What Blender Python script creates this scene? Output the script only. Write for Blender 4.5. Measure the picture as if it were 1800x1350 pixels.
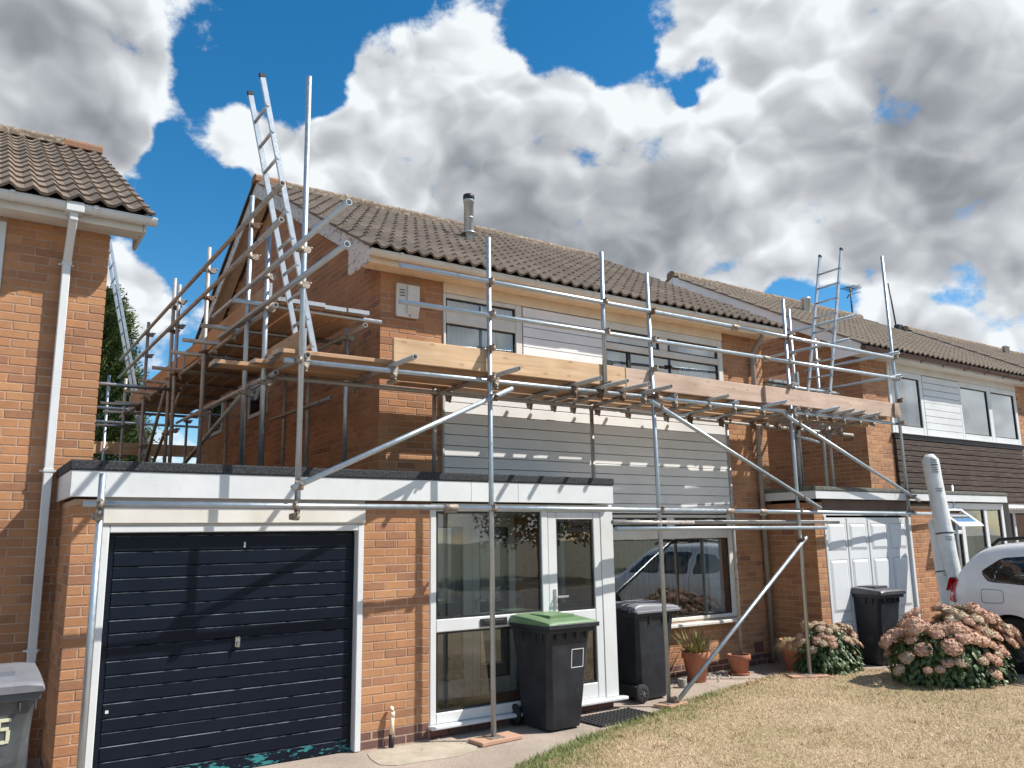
import bpy, math, random
from mathutils import Vector, Matrix, Quaternion
R = math.radians
for o in list(bpy.data.objects): bpy.data.objects.remove(o)
scene = bpy.context.scene
COL = scene.collection
rng = random.Random(7)

# ------------------------------------------------------------------ camera
cam_d = bpy.data.cameras.new('camera'); cam = bpy.data.objects.new('camera', cam_d); COL.objects.link(cam)
cam_d.sensor_width = 36.0; cam_d.lens = 28.744; cam_d.clip_start = 0.1; cam_d.clip_end = 2000
_rt = Vector((0.828082, -0.560394, -0.015459)); _up = Vector((-0.090983, -0.161551, 0.982661)); _fw = Vector((0.553175, 0.812318, 0.184764))
cam.matrix_world = Matrix(((_rt.x, _up.x, -_fw.x, -0.7558), (_rt.y, _up.y, -_fw.y, -7.0124), (_rt.z, _up.z, -_fw.z, 1.8002), (0, 0, 0, 1)))
scene.camera = cam
scene.cycles.max_bounces = 7; scene.cycles.diffuse_bounces = 3; scene.cycles.glossy_bounces = 3; scene.cycles.transparent_max_bounces = 10
scene.render.resolution_x = 1024; scene.render.resolution_y = 768

# ------------------------------------------------------------------ sky, sun, exposure
SUN = Vector((1.32, -1.0, 1.88)).normalized()
world = bpy.data.worlds.new('World'); scene.world = world; world.use_nodes = True
SKY_STRENGTH = 0.102
CLOUD_STRENGTH = 0.66
sun_d = bpy.data.lights.new('sun', 'SUN'); sun_d.energy = 4.6; sun_d.angle = R(0.55); sun_d.color = (1.0, 0.95, 0.87)
sun_o = bpy.data.objects.new('sun', sun_d); COL.objects.link(sun_o); sun_o.location = (8, -8, 14)
sun_o.rotation_euler = SUN.to_track_quat('Z', 'Y').to_euler()
vs = scene.view_settings
vs.view_transform = 'Standard'; vs.look = 'None'; vs.gamma = 1.0; vs.use_curve_mapping = False; vs.exposure = 0.58

# direction of each cloud bank (x, y, z), its angular radius and weight; negative weight = blue gap
CLOUDS = [(0.164, 0.866, 0.473, 0.042, -1.1), (0.159, 0.891, 0.426, 0.038, -1.0), (0.791, 0.557, 0.251, 0.063, -0.8), (0.857, 0.446, 0.259, 0.042, -0.5), (0.792, 0.548, 0.269, 0.077, -0.75), (0.835, 0.486, 0.257, 0.063, -0.55), (0.659, 0.563, 0.5, 0.042, -0.75), (0.701, 0.528, 0.479, 0.035, -0.6), (0.241, 0.887, 0.394, 0.042, -0.5), (0.875, 0.421, 0.24, 0.049, -0.5), (0.6, -0.76, 0.23, 0.34, 0.6), (0.87, -0.47, 0.16, 0.24, 0.6), (0.016, 0.874, 0.486, 0.16, 1.1), (0.087, 0.89, 0.448, 0.09, 1.0), (0.126, 0.853, 0.507, 0.049, 0.5), (0.207, 0.873, 0.442, 0.059, 0.85), (0.264, 0.861, 0.435, 0.056, 0.8), (0.368, 0.772, 0.518, 0.077, 1), (0.458, 0.72, 0.521, 0.066, 1), (0.359, 0.826, 0.435, 0.111, 1.1), (0.458, 0.786, 0.415, 0.146, 1.2), (0.573, 0.668, 0.475, 0.077, 1), (0.654, 0.605, 0.455, 0.077, 0.9), (0.631, 0.681, 0.373, 0.167, 1.2), (0.763, 0.542, 0.353, 0.167, 1.2), (0.629, 0.539, 0.559, 0.07, 1.0), (0.712, 0.473, 0.518, 0.104, 1.1), (0.813, 0.377, 0.443, 0.209, 1.3), (0.846, 0.435, 0.308, 0.139, 1.1), (0.88, 0.428, 0.204, 0.063, 0.9), (0.814, 0.512, 0.273, 0.049, 0.4), (0.147, 0.95, 0.275, 0.056, 1), (0.738, 0.608, 0.293, 0.042, 0.5), (0.19, 0.834, 0.518, 0.028, 0.5), (0.706, 0.551, 0.446, 0.063, 0.7), (0.286, 0.787, 0.547, 0.118, -1.0), (0.243, 0.824, 0.511, 0.077, -0.9), (0.523, 0.643, 0.559, 0.084, -1.0), (0.587, 0.613, 0.53, 0.063, -0.9), (0.292, 0.824, 0.485, 0.049, -0.8), (0.167, 0.908, 0.385, 0.063, -1), (0.198, 0.923, 0.33, 0.066, -1), (0.654, 0.571, 0.496, 0.035, -0.8), (0.786, 0.57, 0.24, 0.056, -1.1), (0.692, 0.536, 0.483, 0.024, -0.5), (0.545, 0.71, 0.446, 0.022, -0.7), (0.871, 0.425, 0.246, 0.042, -0.5), (0.231, 0.893, 0.387, 0.056, -0.6), (0.161, 0.837, 0.523, 0.028, -0.4), (0.633, 0.6, 0.489, 0.035, -0.5), (0.055, 0.929, 0.366, 0.084, -0.5)]
# darker, thicker parts of the cloud
GREYS = [(0.058, 0.861, 0.506, 0.104, 0.5), (0.045, 0.892, 0.449, 0.118, 0.55), (0.095, 0.899, 0.428, 0.063, 0.4), (0.432, 0.795, 0.426, 0.111, 0.35), (0.584, 0.731, 0.352, 0.16, 0.75), (0.672, 0.648, 0.357, 0.118, 0.6), (0.511, 0.769, 0.385, 0.104, 0.5), (0.731, 0.569, 0.377, 0.097, 0.3), (0.794, 0.388, 0.468, 0.139, 0.5), (0.835, 0.37, 0.408, 0.125, 0.55), (0.796, 0.445, 0.411, 0.104, 0.35), (0.782, 0.494, 0.381, 0.084, 0.35), (0.839, 0.458, 0.295, 0.104, 0.5), (0.871, 0.382, 0.309, 0.104, 0.45), (0.717, 0.494, 0.491, 0.063, 0.2)]

def build_world():
    t = world.node_tree; n, l = t.nodes, t.links
    n.clear()
    out = n.new('ShaderNodeOutputWorld'); tc = n.new('ShaderNodeTexCoord'); D = tc.outputs['Generated']
    def vm(op, a, b=None, sc=None):
        m = n.new('ShaderNodeVectorMath'); m.operation = op
        for i, v in enumerate((a, b)):
            if v is None: continue
            if isinstance(v, tuple): m.inputs[i].default_value = v
            else: l.new(v, m.inputs[i])
        if sc is not None: m.inputs['Scale'].default_value = sc
        return m.outputs['Value' if op == 'DISTANCE' else 0]
    def mt(op, a, b=0.0, clamp=False):
        m = n.new('ShaderNodeMath'); m.operation = op; m.use_clamp = clamp
        for i, v in enumerate((a, b)):
            if isinstance(v, (int, float)): m.inputs[i].default_value = v
            else: l.new(v, m.inputs[i])
        return m.outputs[0]
    def noise(vec, scale, detail, rough, dist=0.0):
        x = n.new('ShaderNodeTexNoise'); x.inputs['Scale'].default_value = scale; x.inputs['Detail'].default_value = detail
        x.inputs['Roughness'].default_value = rough; x.inputs['Distortion'].default_value = dist
        l.new(vec, x.inputs['Vector']); return x
    def mr(v, a, b, c, d, smooth=True):
        m = n.new('ShaderNodeMapRange'); m.interpolation_type = 'SMOOTHSTEP' if smooth else 'LINEAR'
        for i, k in zip((1, 2, 3, 4), (a, b, c, d)): m.inputs[i].default_value = k
        l.new(v, m.inputs[0]); return m.outputs[0]
    sky = n.new('ShaderNodeTexSky'); sky.sky_type = 'NISHITA'; sky.sun_disc = False
    sky.sun_elevation = math.asin(SUN.z); sky.sun_rotation = math.atan2(SUN.x, SUN.y); sky.altitude = 300; sky.air_density = 1.0; sky.dust_density = 0.3; sky.ozone_density = 3.0
    hsv = n.new('ShaderNodeHueSaturation'); hsv.inputs['Saturation'].default_value = 1.36; hsv.inputs['Hue'].default_value = 0.492; l.new(sky.outputs[0], hsv.inputs['Color'])
    b1 = n.new('ShaderNodeBackground'); b1.inputs['Strength'].default_value = SKY_STRENGTH; l.new(hsv.outputs[0], b1.inputs['Color'])
    st = vm('MULTIPLY', D, (1, 1, 1.3))
    wn = noise(st, 8.0, 2, 0.55)
    wv = vm('ADD', D, vm('SCALE', vm('SUBTRACT', wn.outputs['Color'], (.5, .5, .5)), None, 0.10))
    def field(src, items, lo, hi):
        acc = None
        for cx, cy, cz, r, w in items:
            v = mr(vm('DISTANCE', src, (cx, cy, cz)), r*lo, r*hi, w, 0)
            acc = v if acc is None else mt('ADD', acc, v)
        return acc
    banks = mt('MINIMUM', mt('MAXIMUM', field(wv, CLOUDS, 0.3, 1.3), -1.0), 0.85)
    greys = mt('MINIMUM', field(wv, GREYS, 0.0, 1.25), 1.0)
    f2 = noise(st, 2.3, 3, 0.5).outputs['Fac']
    wsm = vm('ADD', st, vm('SCALE', vm('SUBTRACT', wn.outputs['Color'], (.5, .5, .5)), None, 0.09))
    def puffs(vec, detail):
        x = n.new('ShaderNodeTexVoronoi'); x.feature = 'F1'; x.normalize = True
        x.inputs['Scale'].default_value = 10.5; x.inputs['Detail'].default_value = detail; x.inputs['Roughness'].default_value = 0.52; x.inputs['Lacunarity'].default_value = 2.15
        l.new(vec, x.inputs['Vector']); return x.outputs['Distance']
    fine = noise(st, 13.0, 6, 0.62, 0.1).outputs['Fac']
    p0 = puffs(wsm, 2.0)
    p1 = puffs(vm('ADD', wsm, (0.010, -0.004, 0.022)), 1.0)
    dens = mt('ADD', mt('ADD', banks, mt('MULTIPLY', mt('SUBTRACT', fine, 0.5), 2.7)), mt('MULTIPLY', mt('SUBTRACT', f2, 0.44), 0.8))
    dens = mt('ADD', dens, mt('MULTIPLY', mt('SUBTRACT', 0.30, p0), 1.9))
    alpha = mr(dens, -0.05, 0.50, 0, 1)
    relief = mr(mt('SUBTRACT', p1, p0), -0.16, 0.16, -0.26, 0.26, False)
    soft = mr(dens, 0.2, 1.5, 0.0, 0.20)
    val = mt('ADD', mt('SUBTRACT', mt('SUBTRACT', 1.0, soft), mt('MULTIPLY', greys, 0.41)), mt('ADD', relief, mr(fine, 0.35, 0.65, -0.10, 0.10, False)))
    val = mt('MAXIMUM', mt('MINIMUM', val, 1.05), 0.2)
    ramp = n.new('ShaderNodeValToRGB'); e = ramp.color_ramp.elements
    e[0].position = 0.2; e[0].color = (0.215, 0.232, 0.262, 1); e[1].position = 1.05; e[1].color = (0.93, 0.97, 1.0, 1)
    for p, c in ((0.45, (0.345, 0.365, 0.40, 1)), (0.70, (0.54, 0.565, 0.60, 1)), (0.88, (0.75, 0.785, 0.82, 1))): x = e.new(p); x.color = c
    l.new(val, ramp.inputs[0])
    b2 = n.new('ShaderNodeBackground'); b2.inputs['Strength'].default_value = CLOUD_STRENGTH; l.new(ramp.outputs[0], b2.inputs['Color'])
    mix = n.new('ShaderNodeMixShader'); l.new(alpha, mix.inputs[0]); l.new(b1.outputs[0], mix.inputs[1]); l.new(b2.outputs[0], mix.inputs[2])
    l.new(mix.outputs[0], out.inputs['Surface'])
    world.cycles.sampling_method = 'MANUAL'; world.cycles.sample_map_resolution = 256
build_world()

# ------------------------------------------------------------------ mesh helpers
class MB:
    """collects faces; build() links them as ONE mesh object"""
    def __init__(s): s.v = []; s.f = []; s.r = []; s.m = []; s.sm = []
    def face(s, idx, r=0.5, m=0, smooth=False): s.f.append(idx); s.r.append(r); s.m.append(m); s.sm.append(smooth)
    def quad(s, a, b, c, d, r=0.5, m=0, smooth=False):
        k = len(s.v); s.v += [tuple(a), tuple(b), tuple(c), tuple(d)]; s.face((k, k+1, k+2, k+3), r, m, smooth)
    def tri(s, a, b, c, r=0.5, m=0):
        k = len(s.v); s.v += [tuple(a), tuple(b), tuple(c)]; s.face((k, k+1, k+2), r, m)
    def hexa(s, p, r=0.5, m=0):
        k = len(s.v); s.v += [tuple(q) for q in p]
        for q in ((0, 3, 2, 1), (4, 5, 6, 7), (0, 1, 5, 4), (1, 2, 6, 5), (2, 3, 7, 6), (3, 0, 4, 7)): s.face(tuple(k+i for i in q), r, m)
    def box(s, x0, x1, y0, y1, z0, z1, r=0.5, m=0):
        s.hexa([(x0, y0, z0), (x1, y0, z0), (x1, y1, z0), (x0, y1, z0), (x0, y0, z1), (x1, y0, z1), (x1, y1, z1), (x0, y1, z1)], r, m)
    def prism(s, poly, axis, a, b, r=0.5, m=0):
        """polygon in the plane across axis ('x': (y,z), 'y': (x,z), 'z': (x,y)) from a to b"""
        def P(p, t): return (t, p[0], p[1]) if axis == 'x' else ((p[0], t, p[1]) if axis == 'y' else (p[0], p[1], t))
        k = len(s.v); n = len(poly)
        s.v += [P(p, a) for p in poly] + [P(p, b) for p in poly]
        s.face(tuple(range(k, k+n)), r, m); s.face(tuple(range(k+2*n-1, k+n-1, -1)), r, m)
        for i in range(n):
            j = (i+1) % n; s.face((k+i, k+n+i, k+n+j, k+j), r, m)
    def beam(s, p0, p1, w, h, up=(0, 0, 1), r=0.5, m=0):
        p0, p1 = Vector(p0), Vector(p1); d = (p1-p0).normalized(); u = Vector(up); x = d.cross(u).normalized() * (w/2); y = x.cross(d).normalized() * (h/2)
        s.hexa([p0-x-y, p1-x-y, p1+x-y, p0+x-y, p0-x+y, p1-x+y, p1+x+y, p0+x+y], r, m)
    def ring(s, c, ax, ex, r, n):
        c, ax = Vector(c), Vector(ax).normalized(); ex = Vector(ex); ex = (ex - ax*ex.dot(ax)).normalized(); ey = ax.cross(ex)
        k = len(s.v); s.v += [tuple(c + ex*(r*math.cos(2*math.pi*i/n)) + ey*(r*math.sin(2*math.pi*i/n))) for i in range(n)]; return k
    def bridge(s, a, b, n, r=0.5, m=0, smooth=True):
        for i in range(n): j = (i+1) % n; s.face((a+i, a+j, b+j, b+i), r, m, smooth)
    def cyl(s, p0, p1, r0, r1=None, n=12, cap=True, r=0.5, m=0):
        r1 = r0 if r1 is None else r1; p0, p1 = Vector(p0), Vector(p1); ax = p1-p0
        ex = Vector((0, 0, 1)) if abs(ax.normalized().z) < .9 else Vector((1, 0, 0))
        a = s.ring(p0, ax, ex, r0, n); b = s.ring(p1, ax, ex, r1, n); s.bridge(a, b, n, r, m)
        if cap:
            s.face(tuple(range(a+n-1, a-1, -1)), r, m); s.face(tuple(range(b, b+n)), r, m)
    def pipe(s, p0, p1, ro, t=0.005, n=14, r=0.5):
        """open tube: wall thickness shows at the ends"""
        p0, p1 = Vector(p0), Vector(p1); ax = (p1-p0); u = ax.normalized(); ex = Vector((0, 0, 1)) if abs(u.z) < .9 else Vector((1, 0, 0))
        a = s.ring(p0, ax, ex, ro, n); b = s.ring(p1, ax, ex, ro, n); s.bridge(a, b, n, r)
        for e, k, sg in ((p0, a, 1), (p1, b, -1)):
            i1 = s.ring(e, ax, ex, ro-t, n); i2 = s.ring(e+u*(0.16*sg), ax, ex, ro-t, n)
            if sg > 0: s.bridge(i1, k, n, r, 0, False); s.bridge(i2, i1, n, r); s.face(tuple(range(i2+n-1, i2-1, -1)), r)
            else: s.bridge(k, i1, n, r, 0, False); s.bridge(i1, i2, n, r); s.face(tuple(range(i2, i2+n)), r)
    def path(s, pts, rad, n=8, r=0.5, m=0):
        pts = [Vector(p) for p in pts]; ks = []
        for i, p in enumerate(pts):
            d = (pts[min(i+1, len(pts)-1)] - pts[max(i-1, 0)]); ex = Vector((0, 0, 1)) if abs(d.normalized().z) < .9 else Vector((1, 0, 0))
            ks.append(s.ring(p, d, ex, rad[i] if isinstance(rad, (list, tuple)) else rad, n))
        for a, b in zip(ks, ks[1:]): s.bridge(a, b, n, r, m)
        s.face(tuple(range(ks[0]+n-1, ks[0]-1, -1)), r, m); s.face(tuple(range(ks[-1], ks[-1]+n)), r, m)
    def lathe(s, prof, c=(0, 0, 0), n=20, r=0.5, m=0):
        ks = [s.ring((c[0], c[1], c[2]+z), (0, 0, 1), (1, 0, 0), max(q, 1e-4), n) for q, z in prof]
        for a, b in zip(ks, ks[1:]): s.bridge(a, b, n, r, m)
    def mesh(s, name, mats):
        me = bpy.data.meshes.new(name); me.from_pydata(s.v, [], s.f)
        at = me.attributes.new('rnd', 'FLOAT', 'FACE'); at.data.foreach_set('value', s.r)
        me.polygons.foreach_set('material_index', s.m); me.polygons.foreach_set('use_smooth', s.sm)
        for q in (mats if isinstance(mats, (list, tuple)) else [mats]): me.materials.append(q)
        me.update(); return me
    def build(s, name, mats, parent=None, loc=None, kind=None):
        return link(name, s.mesh(name, mats), parent, loc, kind)

def link(name, me, parent=None, loc=None, kind=None):
    o = bpy.data.objects.new(name, me); COL.objects.link(o)
    if parent is not None: o.parent = parent
    if loc is not None: o.location = loc
    if kind: o['kind'] = kind
    return o
def tag(o, label, cat, group=None):
    o['label'] = label; o['category'] = cat
    if group: o['group'] = group
    return o
def thing(name, label, cat, loc=(0, 0, 0), rz=0, group=None):
    o = bpy.data.objects.new(name, None); COL.objects.link(o); o.location = loc; o.rotation_euler = (0, 0, rz); o.empty_display_size = 0.2
    return tag(o, label, cat, group)
def structure(name, mb, m): return mb.build(name, m, None, None, 'structure')
def copy_tree(o, parent=None):
    c = o.copy(); COL.objects.link(c); c.parent = parent
    for ch in list(o.children): copy_tree(ch, c)
    return c
def shade(o, ang=40):
    o.data.polygons.foreach_set('use_smooth', [True]*len(o.data.polygons))
    try: o.data.set_sharp_from_angle(angle=R(ang))
    except Exception: pass
    return o
def bevel(o, w=0.004, seg=1):
    b = o.modifiers.new('bevel', 'BEVEL'); b.width = w; b.segments = seg; b.limit_method = 'ANGLE'; b.angle_limit = R(35); return o

# ------------------------------------------------------------------ materials
def new_mat(name):
    m = bpy.data.materials.new(name); m.use_nodes = True; t = m.node_tree
    return m, t, t.nodes, t.links, t.nodes['Principled BSDF']
def pm(name, c1, c2=None, scale=8.0, rough=0.6, metal=0.0, bump=0.0, bscale=None, rnd=None, rnd_amt=0.0, coords='pos', stretch=None, detail=5, spec=0.5, contrast=(0.35, 0.65), spots=None, coat=0.0, rough2=None, macro=None):
    """procedural material: two colours mixed by noise, optional spread by the per-piece 'rnd' value, bump and worn spots"""
    m, t, n, l, b = new_mat(name)
    b.inputs['Roughness'].default_value = rough; b.inputs['Metallic'].default_value = metal; b.inputs['Specular IOR Level'].default_value = spec
    if coat: b.inputs['Coat Weight'].default_value = coat; b.inputs['Coat Roughness'].default_value = 0.06
    if coords == 'pos': co = n.new('ShaderNodeNewGeometry').outputs['Position']
    else:
        tc = n.new('ShaderNodeTexCoord'); oi = n.new('ShaderNodeObjectInfo'); ad = n.new('ShaderNodeVectorMath'); ad.operation = 'ADD'
        ml = n.new('ShaderNodeMath'); ml.operation = 'MULTIPLY'; ml.inputs[1].default_value = 37.0; l.new(oi.outputs['Random'], ml.inputs[0])
        l.new(tc.outputs['Object'], ad.inputs[0]); l.new(ml.outputs[0], ad.inputs[1]); co = ad.outputs[0]
    if stretch:
        mp = n.new('ShaderNodeMapping'); mp.inputs['Scale'].default_value = stretch; l.new(co, mp.inputs['Vector']); co = mp.outputs[0]
    def noise(sc, de=detail, ro=0.6):
        x = n.new('ShaderNodeTexNoise'); x.inputs['Scale'].default_value = sc; x.inputs['Detail'].default_value = de; x.inputs['Roughness'].default_value = ro; l.new(co, x.inputs['Vector']); return x.outputs['Fac']
    c2 = c2 or c1
    mr = n.new('ShaderNodeMapRange'); mr.inputs[1].default_value = contrast[0]; mr.inputs[2].default_value = contrast[1]; nf = noise(scale); l.new(nf, mr.inputs[0])
    mx = n.new('ShaderNodeMix'); mx.data_type = 'RGBA'; mx.inputs[6].default_value = (*c1, 1); mx.inputs[7].default_value = (*c2, 1); l.new(mr.outputs[0], mx.inputs[0])
    col = mx.outputs[2]
    if rnd:
        at = n.new('ShaderNodeAttribute'); at.attribute_name = 'rnd'
        rp = n.new('ShaderNodeValToRGB'); els = rp.color_ramp.elements; k = len(rnd)
        els[0].color = (*rnd[0], 1); els[1].color = (*rnd[-1], 1); els[1].position = 1.0
        for i, c in enumerate(rnd[1:-1]): e = els.new((i+1)/(k-1)); e.color = (*c, 1)
        l.new(at.outputs['Fac'], rp.inputs[0])
        m2 = n.new('ShaderNodeMix'); m2.data_type = 'RGBA'; m2.inputs[0].default_value = rnd_amt; l.new(col, m2.inputs[6]); l.new(rp.outputs[0], m2.inputs[7]); col = m2.outputs[2]
    if spots:
        sc, lo, hi, c3 = spots
        sr = n.new('ShaderNodeMapRange'); sr.inputs[1].default_value = lo; sr.inputs[2].default_value = hi; l.new(noise(sc, 6, 0.62), sr.inputs[0])
        m3 = n.new('ShaderNodeMix'); m3.data_type = 'RGBA'; l.new(sr.outputs[0], m3.inputs[0]); l.new(col, m3.inputs[6]); m3.inputs[7].default_value = (*c3, 1); col = m3.outputs[2]
    if macro:
        # slow change of tone across the surface: grime and weathering
        ms, mlo, mhi = macro; mg = n.new('ShaderNodeMapRange'); mg.inputs[1].default_value = 0.32; mg.inputs[2].default_value = 0.68; mg.inputs[3].default_value = mlo; mg.inputs[4].default_value = mhi; l.new(noise(ms, 5, 0.6), mg.inputs[0])
        m4 = n.new('ShaderNodeMix'); m4.data_type = 'RGBA'; m4.blend_type = 'MULTIPLY'; m4.inputs[0].default_value = 1; l.new(col, m4.inputs[6]); l.new(mg.outputs[0], m4.inputs[7]); col = m4.outputs[2]
    l.new(col, b.inputs['Base Color'])
    if rough2 is not None:
        rr = n.new('ShaderNodeMapRange'); rr.inputs[1].default_value = 0.3; rr.inputs[2].default_value = 0.7; rr.inputs[3].default_value = rough; rr.inputs[4].default_value = rough2
        l.new(noise(scale*2.3), rr.inputs[0]); l.new(rr.outputs[0], b.inputs['Roughness'])
    if bump:
        bp = n.new('ShaderNodeBump'); bp.inputs['Strength'].default_value = bump; bp.inputs['Distance'].default_value = 0.01
        l.new(noise(bscale or scale*3, 6, 0.65), bp.inputs['Height']); l.new(bp.outputs[0], b.inputs['Normal'])
    return m

BR = [(0.20, 0.095, 0.062), (0.40, 0.190, 0.088), (0.44, 0.220, 0.104), (0.47, 0.245, 0.115), (0.30, 0.140, 0.080), (0.45, 0.215, 0.096), (0.36, 0.165, 0.080), (0.42, 0.205, 0.10)]
M = {}
M['brick'] = pm('brick', (0.34, 0.162, 0.080), (0.47, 0.245, 0.122), 14, 0.88, bump=0.5, bscale=90, rnd=BR, rnd_amt=0.72, spots=(30, 0.66, 0.78, (0.20, 0.09, 0.055)), macro=(1.3, 0.80, 1.12))
M['mortar'] = pm('mortar', (0.53, 0.365, 0.265), (0.44, 0.295, 0.21), 20, 0.95, bump=0.6, bscale=160, macro=(1.7, 0.72, 1.1))
M['plinth'] = pm('plinth_brick', (0.10, 0.055, 0.046), (0.19, 0.09, 0.07), 12, 0.85, bump=0.5, bscale=80, rnd=[(0.085, 0.05, 0.045), (0.2, 0.09, 0.07), (0.12, 0.075, 0.065)], rnd_amt=0.5)
TL = [(0.125, 0.095, 0.073), (0.21, 0.163, 0.125), (0.17, 0.127, 0.094), (0.25, 0.195, 0.15), (0.15, 0.11, 0.082)]
M['tile'] = pm('roof_tile', (0.145, 0.110, 0.084), (0.25, 0.195, 0.150), 6, 0.92, bump=0.5, bscale=70, rnd=TL, rnd_amt=0.5, spots=(26, 0.60, 0.74, (0.24, 0.215, 0.18)), macro=(0.9, 0.78, 1.15))
M['tile_pale'] = pm('roof_tile_pale', (0.20, 0.155, 0.115), (0.28, 0.22, 0.165), 6, 0.92, bump=0.4, bscale=70, rnd=[(0.18, 0.14, 0.105), (0.27, 0.215, 0.16), (0.22, 0.17, 0.125)], rnd_amt=0.5, spots=(26, 0.64, 0.76, (0.32, 0.28, 0.22)))
M['ridge'] = pm('ridge_tile', (0.16, 0.115, 0.085), (0.26, 0.20, 0.15), 9, 0.95, bump=1.0, bscale=40, spots=(18, 0.52, 0.62, (0.38, 0.33, 0.25)))
M['ridge_terracotta'] = pm('ridge_terracotta', (0.30, 0.13, 0.07), (0.24, 0.17, 0.12), 9, 0.95, bump=1.0, bscale=40)
M['verge_mortar'] = pm('verge_mortar', (0.17, 0.12, 0.095), (0.10, 0.075, 0.06), 14, 0.95, bump=1.0, bscale=40)
M['white'] = pm('white_upvc', (0.665, 0.68, 0.685), (0.62, 0.635, 0.635), 2.2, 0.34, spots=(7, 0.60, 0.85, (0.52, 0.515, 0.48)), macro=(1.6, 0.92, 1.04))
M['white_dirty'] = pm('white_upvc_dirty', (0.69, 0.67, 0.62), (0.60, 0.57, 0.51), 3, 0.42, spots=(7, 0.60, 0.85, (0.55, 0.52, 0.46)))
M['cream'] = pm('cream_old_paint', (0.80, 0.67, 0.50), (0.72, 0.57, 0.41), 5, 0.6, bump=0.15, bscale=60, spots=(13, 0.64, 0.70, (0.40, 0.28, 0.19)))  # old cream paint, with warm bounce light under the eaves put into the colour
M['flaky'] = pm('flaking_grey_paint', (0.60, 0.56, 0.51), (0.66, 0.63, 0.59), 4, 0.75, bump=0.5, bscale=22, spots=(9, 0.565, 0.585, (0.33, 0.31, 0.30)), stretch=(1, 1, 2.2))
M['clad'] = pm('white_cladding', (0.82, 0.81, 0.80), (0.77, 0.76, 0.75), 2.5, 0.4, spots=(6, 0.66, 0.9, (0.68, 0.66, 0.63)), macro=(1.4, 0.90, 1.03))
M['clad_dark'] = pm('weathered_brown_timber', (0.036, 0.023, 0.019), (0.095, 0.062, 0.050), 5, 0.9, bump=0.9, bscale=30, stretch=(0.5, 1, 9), spots=(7, 0.55, 0.68, (0.20, 0.155, 0.135)), macro=(2.0, 0.75, 1.2))
M['grey_trim'] = pm('grey_trim', (0.42, 0.43, 0.44), (0.36, 0.37, 0.38), 6, 0.5)
M['felt'] = pm('roofing_felt', (0.026, 0.028, 0.032), (0.07, 0.075, 0.085), 55, 0.95, bump=1.0, bscale=300, detail=8, contrast=(0.45, 0.6))
M['felt_old'] = pm('mossy_roofing_felt', (0.10, 0.105, 0.085), (0.19, 0.19, 0.16), 25, 0.95, bump=1.0, bscale=160)
M['door'] = pm('navy_door_paint', (0.0050, 0.0078, 0.0160), (0.0068, 0.0105, 0.0205), 4, 0.34, spec=0.18, bump=0.06, bscale=18, coords='pos', spots=(34, 0.735, 0.75, (0.30, 0.33, 0.36)))
def door_low():
    m = pm('navy_door_paint_chipped', (0.0050, 0.0078, 0.0160), (0.0068, 0.0105, 0.0205), 4, 0.34, spec=0.18, stretch=(1, 1, 3.0), spots=(7.5, 0.52, 0.545, (0.035, 0.20, 0.21)))
    return m
M['door_low'] = door_low()
M['edge_wear'] = pm('worn_door_edge', (0.012, 0.016, 0.025), (0.20, 0.23, 0.27), 9, 0.4, stretch=(1, 1, 1), contrast=(0.38, 0.58))
M['dark'] = pm('dark_void', (0.012, 0.012, 0.013), (0.02, 0.02, 0.02), 5, 0.8)
M['room'] = pm('room_plaster', (0.30, 0.295, 0.27), (0.36, 0.35, 0.32), 2, 0.9)
M['blind'] = pm('blind_fabric', (0.62, 0.61, 0.57), (0.55, 0.54, 0.50), 8, 0.9)
M['steel'] = pm('galvanised_steel', (0.49, 0.55, 0.60), (0.37, 0.42, 0.455), 9, 0.36, metal=0.88, rnd=[(0.38, 0.41, 0.43), (0.53, 0.60, 0.66), (0.44, 0.49, 0.52)], rnd_amt=0.5, spots=(20, 0.63, 0.75, (0.32, 0.30, 0.27)), rough2=0.55, bump=0.05, bscale=60)
M['steel_old'] = pm('weathered_steel', (0.42, 0.42, 0.415), (0.32, 0.305, 0.285), 8, 0.5, metal=0.45, rnd=[(0.36, 0.33, 0.30), (0.52, 0.51, 0.49), (0.43, 0.39, 0.35)], rnd_amt=0.5, spots=(16, 0.58, 0.7, (0.22, 0.145, 0.10)), rough2=0.68, bump=0.08, bscale=60)
M['coupler'] = pm('coupler_steel', (0.40, 0.37, 0.33), (0.26, 0.19, 0.14), 30, 0.6, metal=0.6, spots=(40, 0.56, 0.68, (0.20, 0.125, 0.085)))
M['coupler_rust'] = pm('coupler_rust', (0.20, 0.115, 0.075), (0.13, 0.078, 0.056), 30, 0.75, metal=0.3)
M['alu'] = pm('ladder_aluminium', (0.55, 0.59, 0.62), (0.45, 0.48, 0.50), 12, 0.36, metal=0.8, spots=(24, 0.64, 0.74, (0.42, 0.43, 0.43)))
M['black'] = pm('black_plastic', (0.012, 0.012, 0.014), (0.02, 0.02, 0.022), 8, 0.5)
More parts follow.
